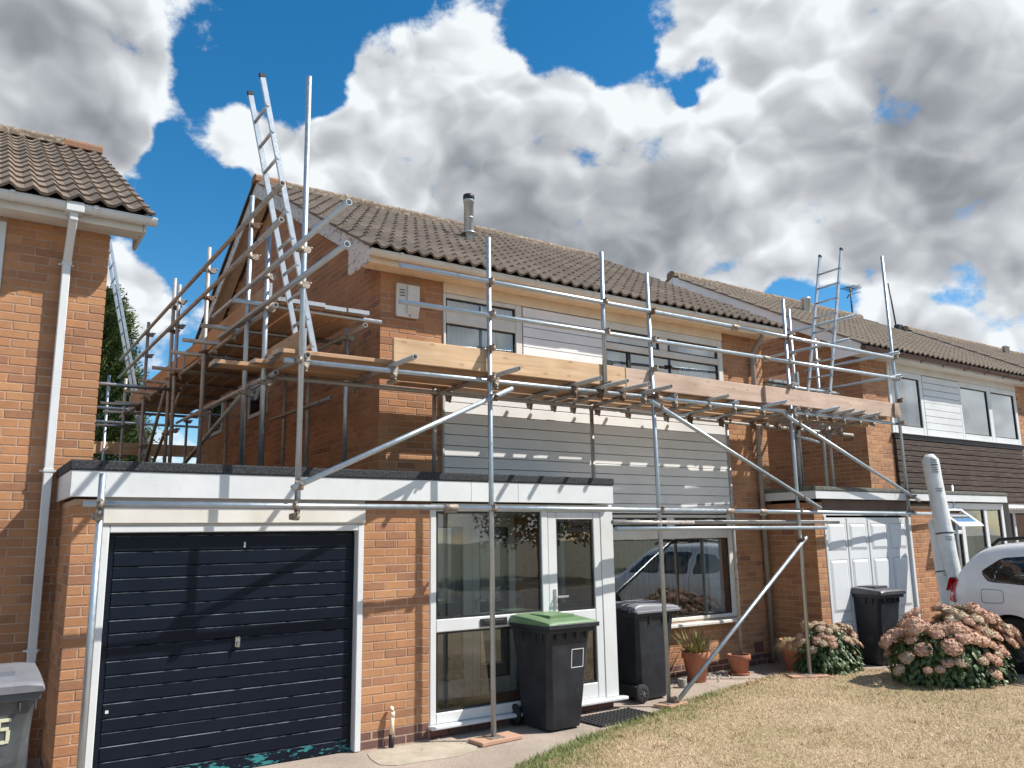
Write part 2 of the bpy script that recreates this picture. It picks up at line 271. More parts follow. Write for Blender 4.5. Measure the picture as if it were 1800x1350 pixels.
def wood(name, c1, c2, c3):
    m, t, n, l, b = new_mat(name)
    tc = n.new('ShaderNodeTexCoord'); oi = n.new('ShaderNodeObjectInfo'); ad = n.new('ShaderNodeVectorMath'); ad.operation = 'ADD'
    ml = n.new('ShaderNodeMath'); ml.operation = 'MULTIPLY'; ml.inputs[1].default_value = 53.0; l.new(oi.outputs['Random'], ml.inputs[0])
    l.new(tc.outputs['Object'], ad.inputs[0]); l.new(ml.outputs[0], ad.inputs[1])
    mp = n.new('ShaderNodeMapping'); mp.inputs['Scale'].default_value = (0.55, 9, 9); l.new(ad.outputs[0], mp.inputs['Vector'])
    w = n.new('ShaderNodeTexNoise'); w.inputs['Scale'].default_value = 2.2; w.inputs['Detail'].default_value = 6; w.inputs['Distortion'].default_value = 0.8; l.new(mp.outputs[0], w.inputs['Vector'])
    rp = n.new('ShaderNodeValToRGB'); rp.color_ramp.elements[0].position = 0.3; rp.color_ramp.elements[0].color = (*c1, 1); rp.color_ramp.elements[1].position = 0.72; rp.color_ramp.elements[1].color = (*c2, 1)
    l.new(w.outputs['Fac'], rp.inputs[0])
    mp2 = n.new('ShaderNodeMapping'); mp2.inputs['Scale'].default_value = (2.6, 6.5, 6.5); l.new(ad.outputs[0], mp2.inputs['Vector'])
    vo = n.new('ShaderNodeTexVoronoi'); vo.voronoi_dimensions = '2D'; vo.inputs['Scale'].default_value = 1.0; l.new(mp2.outputs[0], vo.inputs['Vector'])
    kr = n.new('ShaderNodeMapRange'); kr.inputs[1].default_value = 0.03; kr.inputs[2].default_value = 0.12; kr.inputs[3].default_value = 0.6; kr.inputs[4].default_value = 0; l.new(vo.outputs['Distance'], kr.inputs[0])
    mx = n.new('ShaderNodeMix'); mx.data_type = 'RGBA'; l.new(kr.outputs[0], mx.inputs[0]); l.new(rp.outputs[0], mx.inputs[6]); mx.inputs[7].default_value = (*c3, 1)
    big = n.new('ShaderNodeTexNoise'); big.inputs['Scale'].default_value = 1.7; big.inputs['Detail'].default_value = 3; l.new(ad.outputs[0], big.inputs['Vector'])
    br = n.new('ShaderNodeMapRange'); br.inputs[1].default_value = 0.3; br.inputs[2].default_value = 0.7; br.inputs[3].default_value = 0.82; br.inputs[4].default_value = 1.12; l.new(big.outputs['Fac'], br.inputs[0])
    mu = n.new('ShaderNodeMix'); mu.data_type = 'RGBA'; mu.blend_type = 'MULTIPLY'; mu.inputs[0].default_value = 1; l.new(mx.outputs[2], mu.inputs[6]); l.new(br.outputs[0], mu.inputs[7])
    l.new(mu.outputs[2], b.inputs['Base Color']); b.inputs['Roughness'].default_value = 0.8
    bp = n.new('ShaderNodeBump'); bp.inputs['Strength'].default_value = 0.25; bp.inputs['Distance'].default_value = 0.004; l.new(w.outputs['Fac'], bp.inputs['Height']); l.new(bp.outputs[0], b.inputs['Normal'])
    return m
M['pine'] = wood('fresh_pine', (0.47, 0.30, 0.165), (0.62, 0.435, 0.27), (0.30, 0.16, 0.075))
M['pine_grey'] = wood('weathered_pine', (0.42, 0.29, 0.22), (0.53, 0.395, 0.315), (0.28, 0.185, 0.14))
M['deck'] = wood('dirty_deck_board', (0.42, 0.245, 0.135), (0.53, 0.34, 0.205), (0.22, 0.13, 0.08))
M['band'] = pm('galvanised_board_band', (0.46, 0.48, 0.50), (0.34, 0.355, 0.36), 60, 0.4, metal=0.7)
M['oak'] = wood('oak_furniture', (0.42, 0.24, 0.11), (0.50, 0.30, 0.15), (0.3, 0.16, 0.07))
M['bin'] = pm('bin_plastic', (0.017, 0.020, 0.027), (0.026, 0.030, 0.038), 5, 0.45, spec=0.35, bump=0.06, bscale=120, spots=(6, 0.60, 0.85, (0.065, 0.07, 0.08)), macro=(2.5, 0.8, 1.25))
M['bin_dusty'] = pm('dusty_bin_plastic', (0.045, 0.05, 0.056), (0.085, 0.095, 0.10), 5, 0.5, spots=(8, 0.58, 0.75, (0.15, 0.165, 0.17)))
M['lid_green'] = pm('green_lid_plastic', (0.115, 0.20, 0.095), (0.15, 0.24, 0.12), 5, 0.45)
M['lid_grey'] = pm('grey_lid_plastic', (0.15, 0.155, 0.175), (0.19, 0.195, 0.215), 5, 0.45, spots=(9, 0.62, 0.8, (0.27, 0.27, 0.28)))
M['lid_dark'] = pm('dark_lid_plastic', (0.055, 0.055, 0.065), (0.085, 0.085, 0.095), 5, 0.4)
M['rubber'] = pm('tyre_rubber', (0.012, 0.012, 0.012), (0.022, 0.022, 0.022), 20, 0.85, bump=0.3, bscale=90)
M['terracotta'] = pm('terracotta', (0.36, 0.135, 0.075), (0.43, 0.19, 0.115), 7, 0.85, bump=0.2, bscale=60, spots=(9, 0.63, 0.78, (0.50, 0.34, 0.25)))
M['soil'] = pm('soil', (0.035, 0.024, 0.017), (0.06, 0.042, 0.03), 30, 0.95, bump=1, bscale=60)
M['blade_green'] = pm('blade_leaf', (0.10, 0.13, 0.035), (0.30, 0.24, 0.085), 6, 0.55, rnd=[(0.09, 0.13, 0.035), (0.24, 0.22, 0.07), (0.34, 0.25, 0.10)], rnd_amt=0.6)
M['straw'] = pm('dry_straw', (0.42, 0.32, 0.15), (0.52, 0.43, 0.24), 12, 0.8, rnd=[(0.40, 0.32, 0.15), (0.55, 0.46, 0.27), (0.30, 0.28, 0.10)], rnd_amt=0.6)
M['leaf'] = pm('hydrangea_leaf', (0.030, 0.062, 0.018), (0.065, 0.105, 0.030), 9, 0.5, rnd=[(0.022, 0.050, 0.016), (0.055, 0.095, 0.028), (0.10, 0.14, 0.040), (0.035, 0.07, 0.02)], rnd_amt=0.7)
M['petal'] = pm('hydrangea_petal', (0.50, 0.285, 0.20), (0.56, 0.375, 0.26), 9, 0.85, rnd=[(0.40, 0.19, 0.135), (0.56, 0.34, 0.24), (0.62, 0.45, 0.31), (0.48, 0.26, 0.18), (0.58, 0.39, 0.28)], rnd_amt=0.75)
M['petal_pale'] = pm('hydrangea_petal_pale', (0.50, 0.42, 0.27), (0.48, 0.30, 0.22), 9, 0.85, rnd=[(0.36, 0.30, 0.17), (0.55, 0.46, 0.31), (0.46, 0.28, 0.20), (0.55, 0.42, 0.33)], rnd_amt=0.7)
M['twig'] = pm('twig_bark', (0.09, 0.06, 0.04), (0.13, 0.09, 0.06), 20, 0.9)
M['conifer'] = pm('conifer_leaf', (0.040, 0.075, 0.020), (0.090, 0.130, 0.034), 5, 0.7, rnd=[(0.026, 0.055, 0.015), (0.08, 0.12, 0.03), (0.13, 0.165, 0.045)], rnd_amt=0.65)
M['hedge'] = pm('hedge_leaf', (0.035, 0.065, 0.02), (0.075, 0.11, 0.03), 5, 0.6, rnd=[(0.025, 0.05, 0.015), (0.07, 0.11, 0.03), (0.10, 0.14, 0.04)], rnd_amt=0.6)
M['plastic_wrap'] = pm('plastic_wrap', (0.62, 0.62, 0.60), (0.70, 0.70, 0.68), 6, 0.28, bump=0.9, bscale=22, spots=(9, 0.64, 0.68, (0.42, 0.43, 0.44)), coat=0.4)
M['print'] = pm('dark_print', (0.05, 0.06, 0.07), (0.09, 0.10, 0.11), 30, 0.6)
M['sticker'] = pm('white_sticker_line', (0.62, 0.64, 0.63), None, 5, 0.5)
M['number'] = pm('cream_number', (0.66, 0.66, 0.47), (0.60, 0.60, 0.43), 9, 0.6)
M['car'] = pm('white_car_paint', (0.74, 0.75, 0.76), (0.72, 0.73, 0.745), 2, 0.28, coat=1.0)
M['car_black'] = pm('car_black_trim', (0.012, 0.012, 0.014), (0.02, 0.02, 0.022), 8, 0.45)
M['car_glass'] = pm('car_dark_glass', (0.008, 0.010, 0.011), (0.012, 0.014, 0.015), 3, 0.03, spec=0.9)
M['tail'] = pm('red_tail_lamp', (0.50, 0.012, 0.015), (0.36, 0.01, 0.012), 14, 0.12, coat=1.0)
M['tail_clear'] = pm('clear_tail_lamp', (0.55, 0.30, 0.30), (0.6, 0.4, 0.38), 14, 0.1, coat=1.0)
M['rim'] = pm('alloy_rim', (0.55, 0.56, 0.58), (0.5, 0.51, 0.52), 9, 0.3, metal=0.85)
M['brown_pvc'] = pm('brown_pvc', (0.075, 0.035, 0.025), (0.11, 0.05, 0.038), 6, 0.4)
M['grey_pvc'] = pm('grey_downpipe', (0.26, 0.235, 0.21), (0.31, 0.285, 0.255), 6, 0.5)
M['brown_board'] = pm('brown_board', (0.10, 0.055, 0.04), (0.13, 0.075, 0.055), 5, 0.6)
M['gatepanel'] = pm('white_garage_door', (0.68, 0.70, 0.715), (0.65, 0.67, 0.685), 3, 0.4)
M['flue'] = pm('flue_steel', (0.55, 0.58, 0.60), (0.40, 0.42, 0.43), 6, 0.4, metal=0.6, stretch=(6, 6, .6))
M['concrete_pad'] = pm('sole_board', (0.47, 0.28, 0.19), (0.40, 0.24, 0.165), 7, 0.9, bump=0.2)
M['mat'] = pm('rubber_mat', (0.012, 0.012, 0.013), (0.03, 0.03, 0.03), 40, 0.9)
M['gravel'] = pm('pale_gravel', (0.34, 0.30, 0.26), (0.50, 0.46, 0.41), 20, 0.9, rnd=[(0.28, 0.24, 0.20), (0.52, 0.48, 0.43), (0.40, 0.33, 0.28)], rnd_amt=0.7)
M['chrome'] = pm('chrome', (0.75, 0.75, 0.75), (0.6, 0.6, 0.6), 10, 0.2, metal=0.9)
def glass(name, tint, ior=1.52, boost=1.0):
    m, t, n, l, b = new_mat(name); n.remove(b); out = n['Material Output']
    tr = n.new('ShaderNodeBsdfTransparent'); tr.inputs[0].default_value = (*tint, 1)
    gl = n.new('ShaderNodeBsdfGlossy'); gl.inputs['Roughness'].default_value = 0.01; gl.inputs[0].default_value = (0.93, 0.96, 0.97, 1)
    fr = n.new('ShaderNodeFresnel'); fr.inputs[0].default_value = ior
    mm = n.new('ShaderNodeMath'); mm.operation = 'MULTIPLY_ADD'; mm.inputs[1].default_value = 1.0*boost; mm.inputs[2].default_value = 0.06; mm.use_clamp = True; l.new(fr.outputs[0], mm.inputs[0])
    ns = n.new('ShaderNodeTexNoise'); ns.inputs['Scale'].default_value = 1.6; bp = n.new('ShaderNodeBump'); bp.inputs['Strength'].default_value = 0.02; bp.inputs['Distance'].default_value = 0.05
    ge = n.new('ShaderNodeNewGeometry'); l.new(ge.outputs['Position'], ns.inputs['Vector']); l.new(ns.outputs['Fac'], bp.inputs['Height']); l.new(bp.outputs[0], gl.inputs['Normal'])
    mx = n.new('ShaderNodeMixShader'); l.new(mm.outputs[0], mx.inputs[0]); l.new(tr.outputs[0], mx.inputs[1]); l.new(gl.outputs[0], mx.inputs[2]); l.new(mx.outputs[0], out.inputs['Surface'])
    return m
M['glass'] = glass('window_glass', (0.82, 0.87, 0.88), boost=4.2)
M['glass_porch'] = glass('porch_glass', (0.88, 0.91, 0.90), boost=2.2)
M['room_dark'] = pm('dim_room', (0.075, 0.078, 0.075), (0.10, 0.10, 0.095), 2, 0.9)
M['net'] = pm('net_curtain', (0.80, 0.82, 0.83), (0.72, 0.74, 0.76), 6, 0.9)
# ------------------------------------------------------------------ ground
from mathutils import noise as mnoise
LAWN = [(3.14, -1.25), (3.6, -1.05), (4.35, -0.76), (5.03, -0.58), (6.05, -0.23), (7.08, 0.03), (8.08, 0.24), (8.7, 0.27), (9.3, 0.05), (9.7, -0.5), (9.95, -1.1), (10.15, -2.0), (10.3, -4.0), (10.3, -8.5), (1.8, -8.5), (2.0, -5.5), (2.3, -3.2), (2.65, -1.9)]
def in_poly(x, y, poly):
    c = False; j = len(poly)-1
    for i in range(len(poly)):
        xi, yi = poly[i]; xj, yj = poly[j]
        if (yi > y) != (yj > y) and x < (xj-xi)*(y-yi)/(yj-yi)+xi: c = not c
        j = i
    return c
M['terrain'] = pm('far_ground', (0.12, 0.11, 0.075), (0.09, 0.10, 0.05), 0.6, 0.95)
M['tarmac'] = pm('tarmac', (0.055, 0.055, 0.057), (0.08, 0.08, 0.08), 30, 0.95, bump=0.6, bscale=200)
def path_mat():
    m = pm('aggregate_concrete', (0.33, 0.262, 0.215), (0.45, 0.365, 0.305), 45, 0.92, bump=0.8, bscale=120, detail=8, spots=(3.0, 0.52, 0.72, (0.40, 0.355, 0.285)), macro=(1.1, 0.78, 1.1))
    return m
M['path'] = path_mat()
def lawn_mat():
    m, t, n, l, b = new_mat('dry_lawn_soil'); b.inputs['Roughness'].default_value = 0.95
    ge = n.new('ShaderNodeNewGeometry')
    def nz(s, d=6):
        x = n.new('ShaderNodeTexNoise'); x.inputs['Scale'].default_value = s; x.inputs['Detail'].default_value = d; x.inputs['Roughness'].default_value = 0.65; l.new(ge.outputs['Position'], x.inputs['Vector']); return x.outputs['Fac']
    r1 = n.new('ShaderNodeValToRGB'); l.new(nz(0.9), r1.inputs[0])
    e = r1.color_ramp.elements; e[0].position = 0.3; e[0].color = (0.36, 0.28, 0.145, 1); e[1].position = 0.72; e[1].color = (0.56, 0.41, 0.265, 1)
    r2 = n.new('ShaderNodeMapRange'); r2.inputs[1].default_value = 0.3; r2.inputs[2].default_value = 0.7; r2.inputs[3].default_value = 0.38; r2.inputs[4].default_value = 1.3; l.new(nz(34), r2.inputs[0])
    mx = n.new('ShaderNodeMix'); mx.data_type = 'RGBA'; mx.blend_type = 'MULTIPLY'; mx.inputs[0].default_value = 1; l.new(r1.outputs[0], mx.inputs[6]); l.new(r2.outputs[0], mx.inputs[7])
    l.new(mx.outputs[2], b.inputs['Base Color'])
    bp = n.new('ShaderNodeBump'); bp.inputs['Strength'].default_value = 0.8; bp.inputs['Distance'].default_value = 0.02; l.new(nz(90), bp.inputs['Height']); l.new(bp.outputs[0], b.inputs['Normal'])
    return m
M['lawn'] = lawn_mat()
M['grass'] = pm('dry_grass_blades', (0.52, 0.38, 0.21), (0.44, 0.32, 0.16), 3, 0.85, rnd=[(0.76, 0.59, 0.43), (0.60, 0.45, 0.30), (0.44, 0.335, 0.19), (0.23, 0.25, 0.075), (0.105, 0.18, 0.038)], rnd_amt=0.85)
g = MB(); g.quad((-300, -300, -0.02), (300, -300, -0.02), (300, 600, -0.02), (-300, 600, -0.02)); structure('ground', g, M['terrain'])
g = MB(); g.quad((-30, -8.6, -0.004), (60, -8.6, -0.004), (60, 4.5, -0.004), (-30, 4.5, -0.004)); structure('driveway', g, M['path'])
g = MB(); g.box(-60, 90, -10.4, -8.7, -0.019, 0.0); structure('pavement', g, M['tarmac'])
g = MB(); g.quad((-60, -17, -0.012), (90, -17, -0.012), (90, -10.5, -0.012), (-60, -10.5, -0.012)); structure('road', g, M['tarmac'])
g = MB(); g.prism([(2.32, -0.50), (2.42, -0.60), (2.7, -0.63), (2.98, -0.66), (3.18, -0.58), (3.3, -0.44), (3.33, -0.3), (3.22, -0.13), (3.0, -0.09), (2.72, -0.05), (2.5, -0.06), (2.38, -0.12), (2.33, -0.3)], 'z', -0.003, 0.001); structure('path', g, pm('cement_patch', (0.34, 0.29, 0.225), (0.44, 0.385, 0.305), 4, 0.92, bump=0.4, bscale=60, spots=(9, 0.58, 0.72, (0.30, 0.26, 0.20))))
def lawn():
    mb = MB()
    # gentle uneven sheet, triangulated as a grid clipped to the lawn outline
    k = len(LAWN); cx, cy = 6.2, -3.5
    for ring_t in range(6): pass
    rings = []
    for t in (1.0, 0.94, 0.8, 0.6, 0.35, 0.12):
        ids = []
        for i in range(k*4):
            a = LAWN[i//4]; b = LAWN[(i//4+1) % k]; f = (i % 4)/4
            x = a[0]+(b[0]-a[0])*f; y = a[1]+(b[1]-a[1])*f
            x = cx+(x-cx)*t; y = cy+(y-cy)*t
            z = 0.0 if t == 1.0 else 0.022 + 0.012*mnoise.noise(Vector((x*0.9, y*0.9, 3.0)))
            ids.append(len(mb.v)); mb.v.append((x, y, z))
        rings.append(ids)
    n = k*4
    for a, b in zip(rings, rings[1:]):
        for i in range(n): j = (i+1) % n; mb.face((a[i], a[j], b[j], b[i]), 0.5, 0, True)
    mb.face(tuple(rings[-1]))
    structure('lawn', mb, M['lawn'])
lawn()
def grass():
    mb = MB(); rg = random.Random(3); N = 0
    fw = Vector((0.553, 0.812)); 
    while N < 150000:
        x = rg.uniform(2.2, 10.3); y = rg.uniform(-5.2, 0.35)
        dx, dy = x+0.756, y+7.012
        d = dx*0.553+dy*0.812; s = dx*0.828-dy*0.560
        if d < 2.6 or abs(s) > 0.70*d: continue
        if rg.random() > min(1.0, (6.5/d)**1.6+0.12): continue
        if not in_poly(x, y, LAWN): continue
        N += 1
        nn = mnoise.noise(Vector((x*0.8, y*0.8, 1.0)))*0.5 + mnoise.noise(Vector((x*2.6, y*2.6, 5.0)))*0.35 + mnoise.noise(Vector((x*9.0, y*9.0, 8.0)))*0.28
        # the strip along the path is greener
        edge = max(0.0, 1.0-abs(y-(-1.25+(x-3.14)*0.31))/0.62) * (1.15 if x < 6.6 else 0.5) * max(0.3, 1.1-(x-3.2)/6)
        grn = 0.23 + nn*0.85 + edge*0.95 + rg.gauss(0, 0.20)
        grn = min(1, max(0, grn))
        tuft = max(0.0, mnoise.noise(Vector((x*4.2, y*4.2, 11.0)))-.25)*2.2
        h = rg.uniform(0.012, 0.036)*(1+0.5*edge+tuft); a = rg.uniform(0, 2*math.pi); le = rg.uniform(0.2, 1.5)
        w = rg.uniform(0.0016, 0.0034)*(1.0+max(0, d-5)*0.10)
        ca, sa = math.cos(a), math.sin(a); z = 0.012 + 0.012*mnoise.noise(Vector((x*0.9, y*0.9, 3.0)))
        mb.tri((x-sa*w, y+ca*w, z), (x+sa*w, y-ca*w, z), (x+ca*h*le, y+sa*h*le, z+h), grn)
    o = mb.build('grass', M['grass'], None, None, 'stuff'); o['label'] = 'short straw coloured dried grass over the front lawn, greener along the path'; o['category'] = 'grass'
grass()

# ------------------------------------------------------------------ bricks and tiles
BRICK_CACHE = {}
def add_brick(mb, c, L, axis, r, h=0.065):
    """one brick: chamfered face proud of the mortar, c = centre of its face"""
    ch = 0.003; dp = 0.022; hl, hh = L/2, h/2
    def P(a, z, d): return (c[0]+a, c[1]+d, c[2]+z) if axis == 'x' else (c[0]+d, c[1]-a, c[2]+z)
    f = [P(-hl+ch, -hh+ch, 0), P(hl-ch, -hh+ch, 0), P(hl-ch, hh-ch, 0), P(-hl+ch, hh-ch, 0)]
    m = [P(-hl, -hh, ch), P(hl, -hh, ch), P(hl, hh, ch), P(-hl, hh, ch)]
    k = [P(-hl, -hh, dp), P(hl, -hh, dp), P(hl, hh, dp), P(-hl, hh, dp)]
    mb.quad(*f, r=r)
    for i in range(4):
        j = (i+1) % 4; mb.quad(m[i], m[j], f[j], f[i], r=r); mb.quad(k[i], k[j], m[j], m[i], r=r)
def brick_mesh(L, axis, var, mat):
    key = (round(L, 3), axis, var, mat)
    if key not in BRICK_CACHE:
        mb = MB(); add_brick(mb, (0, 0, 0), L, axis, (var+0.5)/10.0); BRICK_CACHE[key] = mb.mesh('brick', M[mat])
    return BRICK_CACHE[key]
def courses(a0, a1, z0, z1, plane, axis, holes=(), z_ref=0.0, bond=0):
    """stretcher bond over the rectangle a0..a1 x z0..z1; returns [(centre, length)]"""
    out = []; n0 = int(math.floor((z0-z_ref)/0.075+0.5)); n1 = int(math.floor((z1-z_ref)/0.075+0.01))
    for n in range(n0, n1):
        z = z_ref+n*0.075+0.0375; a = a0+0.002
        first = True
        while a < a1-0.03:
            L = 0.215
            if first and (n+bond) % 2: L = 0.1025
            first = False
            if a+L > a1-0.045: L = a1-0.004-a
            if L > 0.26: L = 0.215
            ca = a+L/2
            if not any(h[0] < ca < h[1] and h[2] < z < h[3] for h in holes):
                c = (ca, plane, z) if axis == 'x' else (plane, ca, z)
                out.append((c, L))
            a += L+0.010
    return out
def lay_bricks(wall, sets, limit=300, mat='brick', seed=1):
    """sets: [(bricks, axis, singles?)]; the first ones become single brick objects, the rest one stuff part"""
    rg = random.Random(seed); cnt = 0; rest = MB()
    for bricks, axis, single in sets:
        for c, L in bricks:
            j = 0.0045+rg.uniform(-0.0015, 0.0015); c = (c[0], c[1]+j, c[2]) if axis == 'x' else (c[0]+j, c[1], c[2])
            if single and cnt < limit:
                cnt += 1
                link('brick', brick_mesh(L, axis, rg.randrange(10), mat), wall, c)
            else: add_brick(rest, c, L, axis, rg.random())
    if rest.f: rest.build('brickwork', M[mat], wall, None, 'stuff')

TW, TG = 0.33, 0.365          # tile cover width and gauge
EY, EZ = 0.585, 4.85          # eaves edge of the tiles
PITCH = math.atan2(7.265-EZ, 4.95-EY)
SOF = 4.735
def tile_mesh(var, mat):
    key = ('tile', var, mat)
    if key in BRICK_CACHE: return BRICK_CACHE[key]
    mb = MB(); N = 12; rg = random.Random(var); r = (var+0.5)/8
    dz = rg.uniform(-0.002, 0.003)
    def prof(i): t = i/N; return 0.031*max(0.0, math.sin(2*math.pi*(2*t)-0.6))**1.0 + 0.006*math.sin(2*math.pi*(2*t)-0.6)
    L = TG+0.05; th = 0.020
    top0 = []; top1 = []; bot0 = []
    for i in range(N+1):
        x = i/N*(TW+0.004); z = prof(i)
        top0.append((x, 0, z+0.030+dz)); top1.append((x, L, z+0.008)); bot0.append((x, 0, z+0.030+dz-th-0.006))
    for i in range(N):
        mb.quad(top0[i], top0[i+1], top1[i+1], top1[i], r=r, smooth=False)
        mb.quad(bot0[i], bot0[i+1], top0[i+1], top0[i], r=r)
    mb.quad(top0[0], top1[0], (0, L, -0.01), bot0[0], r=r); mb.quad(top1[N], top0[N], bot0[N], (TW, L, -0.01), r=r)
    me = mb.mesh('tile', M[mat]); BRICK_CACHE[key] = me
    me.polygons.foreach_set('use_smooth', [True]*len(me.polygons))
    try: me.set_sharp_from_angle(angle=R(38))
    except Exception: pass
    return me
def lay_tiles(roof, x0, x1, mat, limit=300, seed=2, keep=lambda i, j: True):
    rg = random.Random(seed); nc = int(round((x1-x0)/TW)); slope = (4.95-EY)/math.cos(PITCH); nr = int(slope/TG)
    rest = MB(); cnt = 0; cp, sp = math.cos(PITCH), math.sin(PITCH)
    for j in range(nr):
        for i in range(nc):
            if not keep(i, j): continue
            s = j*TG - 0.03 + (slope+0.03-nr*TG)*0.0; jit = rg.uniform(-0.006, 0.006)
            p = (x0+i*(x1-x0)/nc, EY+(s+jit)*cp, EZ+(s+jit)*sp)
            var = rg.randrange(8)
            if cnt < limit:
                o = link('tile', tile_mesh(var, mat), roof, p); o.rotation_euler = (PITCH, rg.uniform(-0.006, 0.006), rg.uniform(-0.006, 0.006)); cnt += 1
            else:
                me = tile_mesh(var, mat); k = len(rest.v)
                for v in me.vertices:
                    x, y, z = v.co; rest.v.append((p[0]+x, p[1]+y*cp-z*sp, p[2]+y*sp+z*cp))
                for q in me.polygons: rest.face(tuple(k+i2 for i2 in q.vertices), (var+0.5)/8, 0, True)
    if rest.f:
        o = rest.build('tiles', M[mat], roof, None, 'stuff')
        try: o.data.set_sharp_from_angle(angle=R(38))
        except Exception: pass

def frame_window(house, y, outer, bars, panes, mat='white', depth=0.06, sill=None, glass_mat='glass', name='window', room=True, room_depth=1.6, curtain=None):
    """outer (x0,x1,z0,z1); bars: frame members; panes: glass rectangles"""
    w = MB()
    for x0, x1, z0, z1 in bars: w.box(x0, x1, y, y+depth, z0, z1)
    o = w.build(name, M[mat], house); bevel(o, 0.006)
    for x0, x1, z0, z1 in panes:
        p = MB(); p.quad((x0-.008, y+0.03, z0-.008), (x1+.008, y+0.03, z0-.008), (x1+.008, y+0.03, z1+.008), (x0-.008, y+0.03, z1+.008)); p.build('pane', M[glass_mat], o)
        s = MB(); e = 0.012
        for a in ((x0, x1, z0, z0+e), (x0, x1, z1-e, z1), (x0, x0+e, z0+e, z1-e), (x1-e, x1, z0+e, z1-e)): s.box(a[0], a[1], y+0.012, y+0.026, a[2], a[3])
        s.build('gasket', M['black'], o)
    if sill:
        s = MB(); s.box(*sill); bevel(s.build('sill', M[mat], o), 0.008)
    if room:
        x0, x1, z0, z1 = outer; r = MB(); a, b2 = y+depth+0.12, y+depth+room_depth
        r.quad((x0-.6, b2, z0-.5), (x1+.6, b2, z0-.5), (x1+.6, b2, z1+.15), (x0-.6, b2, z1+.15))
        r.quad((x0-.6, a, z0-.5), (x1+.6, a, z0-.5), (x1+.6, b2, z0-.5), (x0-.6, b2, z0-.5)); r.quad((x0-.6, a, z1+.15), (x1+.6, a, z1+.15), (x1+.6, b2, z1+.15), (x0-.6, b2, z1+.15))
        r.quad((x0-.6, a, z0-.5), (x0-.6, b2, z0-.5), (x0-.6, b2, z1+.15), (x0-.6, a, z1+.15)); r.quad((x1+.6, a, z0-.5), (x1+.6, b2, z0-.5), (x1+.6, b2, z1+.15), (x1+.6, a, z1+.15))
        r.build('room', M[room if isinstance(room, str) else 'room'], o)
    return o
def blind(win, x0, x1, z0, z1, y, n, w=0.075, ang=62):
    me = MB(); a = R(ang); dx, dy = w/2*math.cos(a), w/2*math.sin(a)
    me.quad((-dx, -dy, 0), (dx, dy, 0), (dx, dy, z1-z0), (-dx, -dy, z1-z0)); mesh = me.mesh('blind_slat', M['blind'])
    for i in range(n): link('blind_slat', mesh, win, (x0+(i+.5)*(x1-x0)/n, y, z0))
def curtain(win, x0, x1, z0, z1, y, waves, mat='blind'):
    me = MB(); N = waves*8
    for i in range(N):
        xa, xb = x0+(x1-x0)*i/N, x0+(x1-x0)*(i+1)/N; ya, yb = y+0.012*math.sin(i/N*waves*2*math.pi), y+0.012*math.sin((i+1)/N*waves*2*math.pi)
        me.quad((xa, ya, z0), (xb, yb, z0), (xb, yb, z1), (xa, ya, z1), smooth=True)
    me.build('curtain', M[mat], win)

def gutter(house, x0, x1, y, z, mat, brk, endcap=True):
    g = MB(); n = 10; r = 0.056
    for i in range(n):
        a, b = math.pi+math.pi*i/n, math.pi+math.pi*(i+1)/n
        p = [(y+r*math.cos(t), z+r*math.sin(t)) for t in (a, b)]; q = [(y+(r-.004)*math.cos(t), z+(r-.004)*math.sin(t)) for t in (a, b)]
        g.quad((x0, *p[0]), (x0, *p[1]), (x1, *p[1]), (x1, *p[0]), smooth=True); g.quad((x1, *q[0]), (x1, *q[1]), (x0, *q[1]), (x0, *q[0]), smooth=True)
    for t in (y-r, y+r-.006): g.box(x0, x1, t-.002, t+.008, z-.004, z+.008)
    if endcap:
        for xx in (x0, x1): g.prism([(y+(r+.004)*math.cos(math.pi+math.pi*i/10), z+.006+(r+.004)*math.sin(math.pi+math.pi*i/10)) for i in range(11)], 'x', xx-.006, xx+.006)
    o = g.build('gutter', M[mat], house)
    b = MB()
    for i in range(9):
        a, c = math.pi+math.pi*i/9, math.pi+math.pi*(i+1)/9; rr = r+0.005
        b.quad((-.018, rr*math.cos(a), rr*math.sin(a)), (-.018, rr*math.cos(c), rr*math.sin(c)), (.018, rr*math.cos(c), rr*math.sin(c)), (.018, rr*math.cos(a), rr*math.sin(a)), smooth=True)
    b.box(-.018, .018, r-.002, r+.02, -.08, .02); b.box(-.018, .018, -r-.010, -r-.003, -.012, .014)
    me = b.mesh('bracket', M[mat])
    x = x0+0.35
    while x < x1-0.1: link('bracket', me, o, (x, y, z)); x += brk
    return o

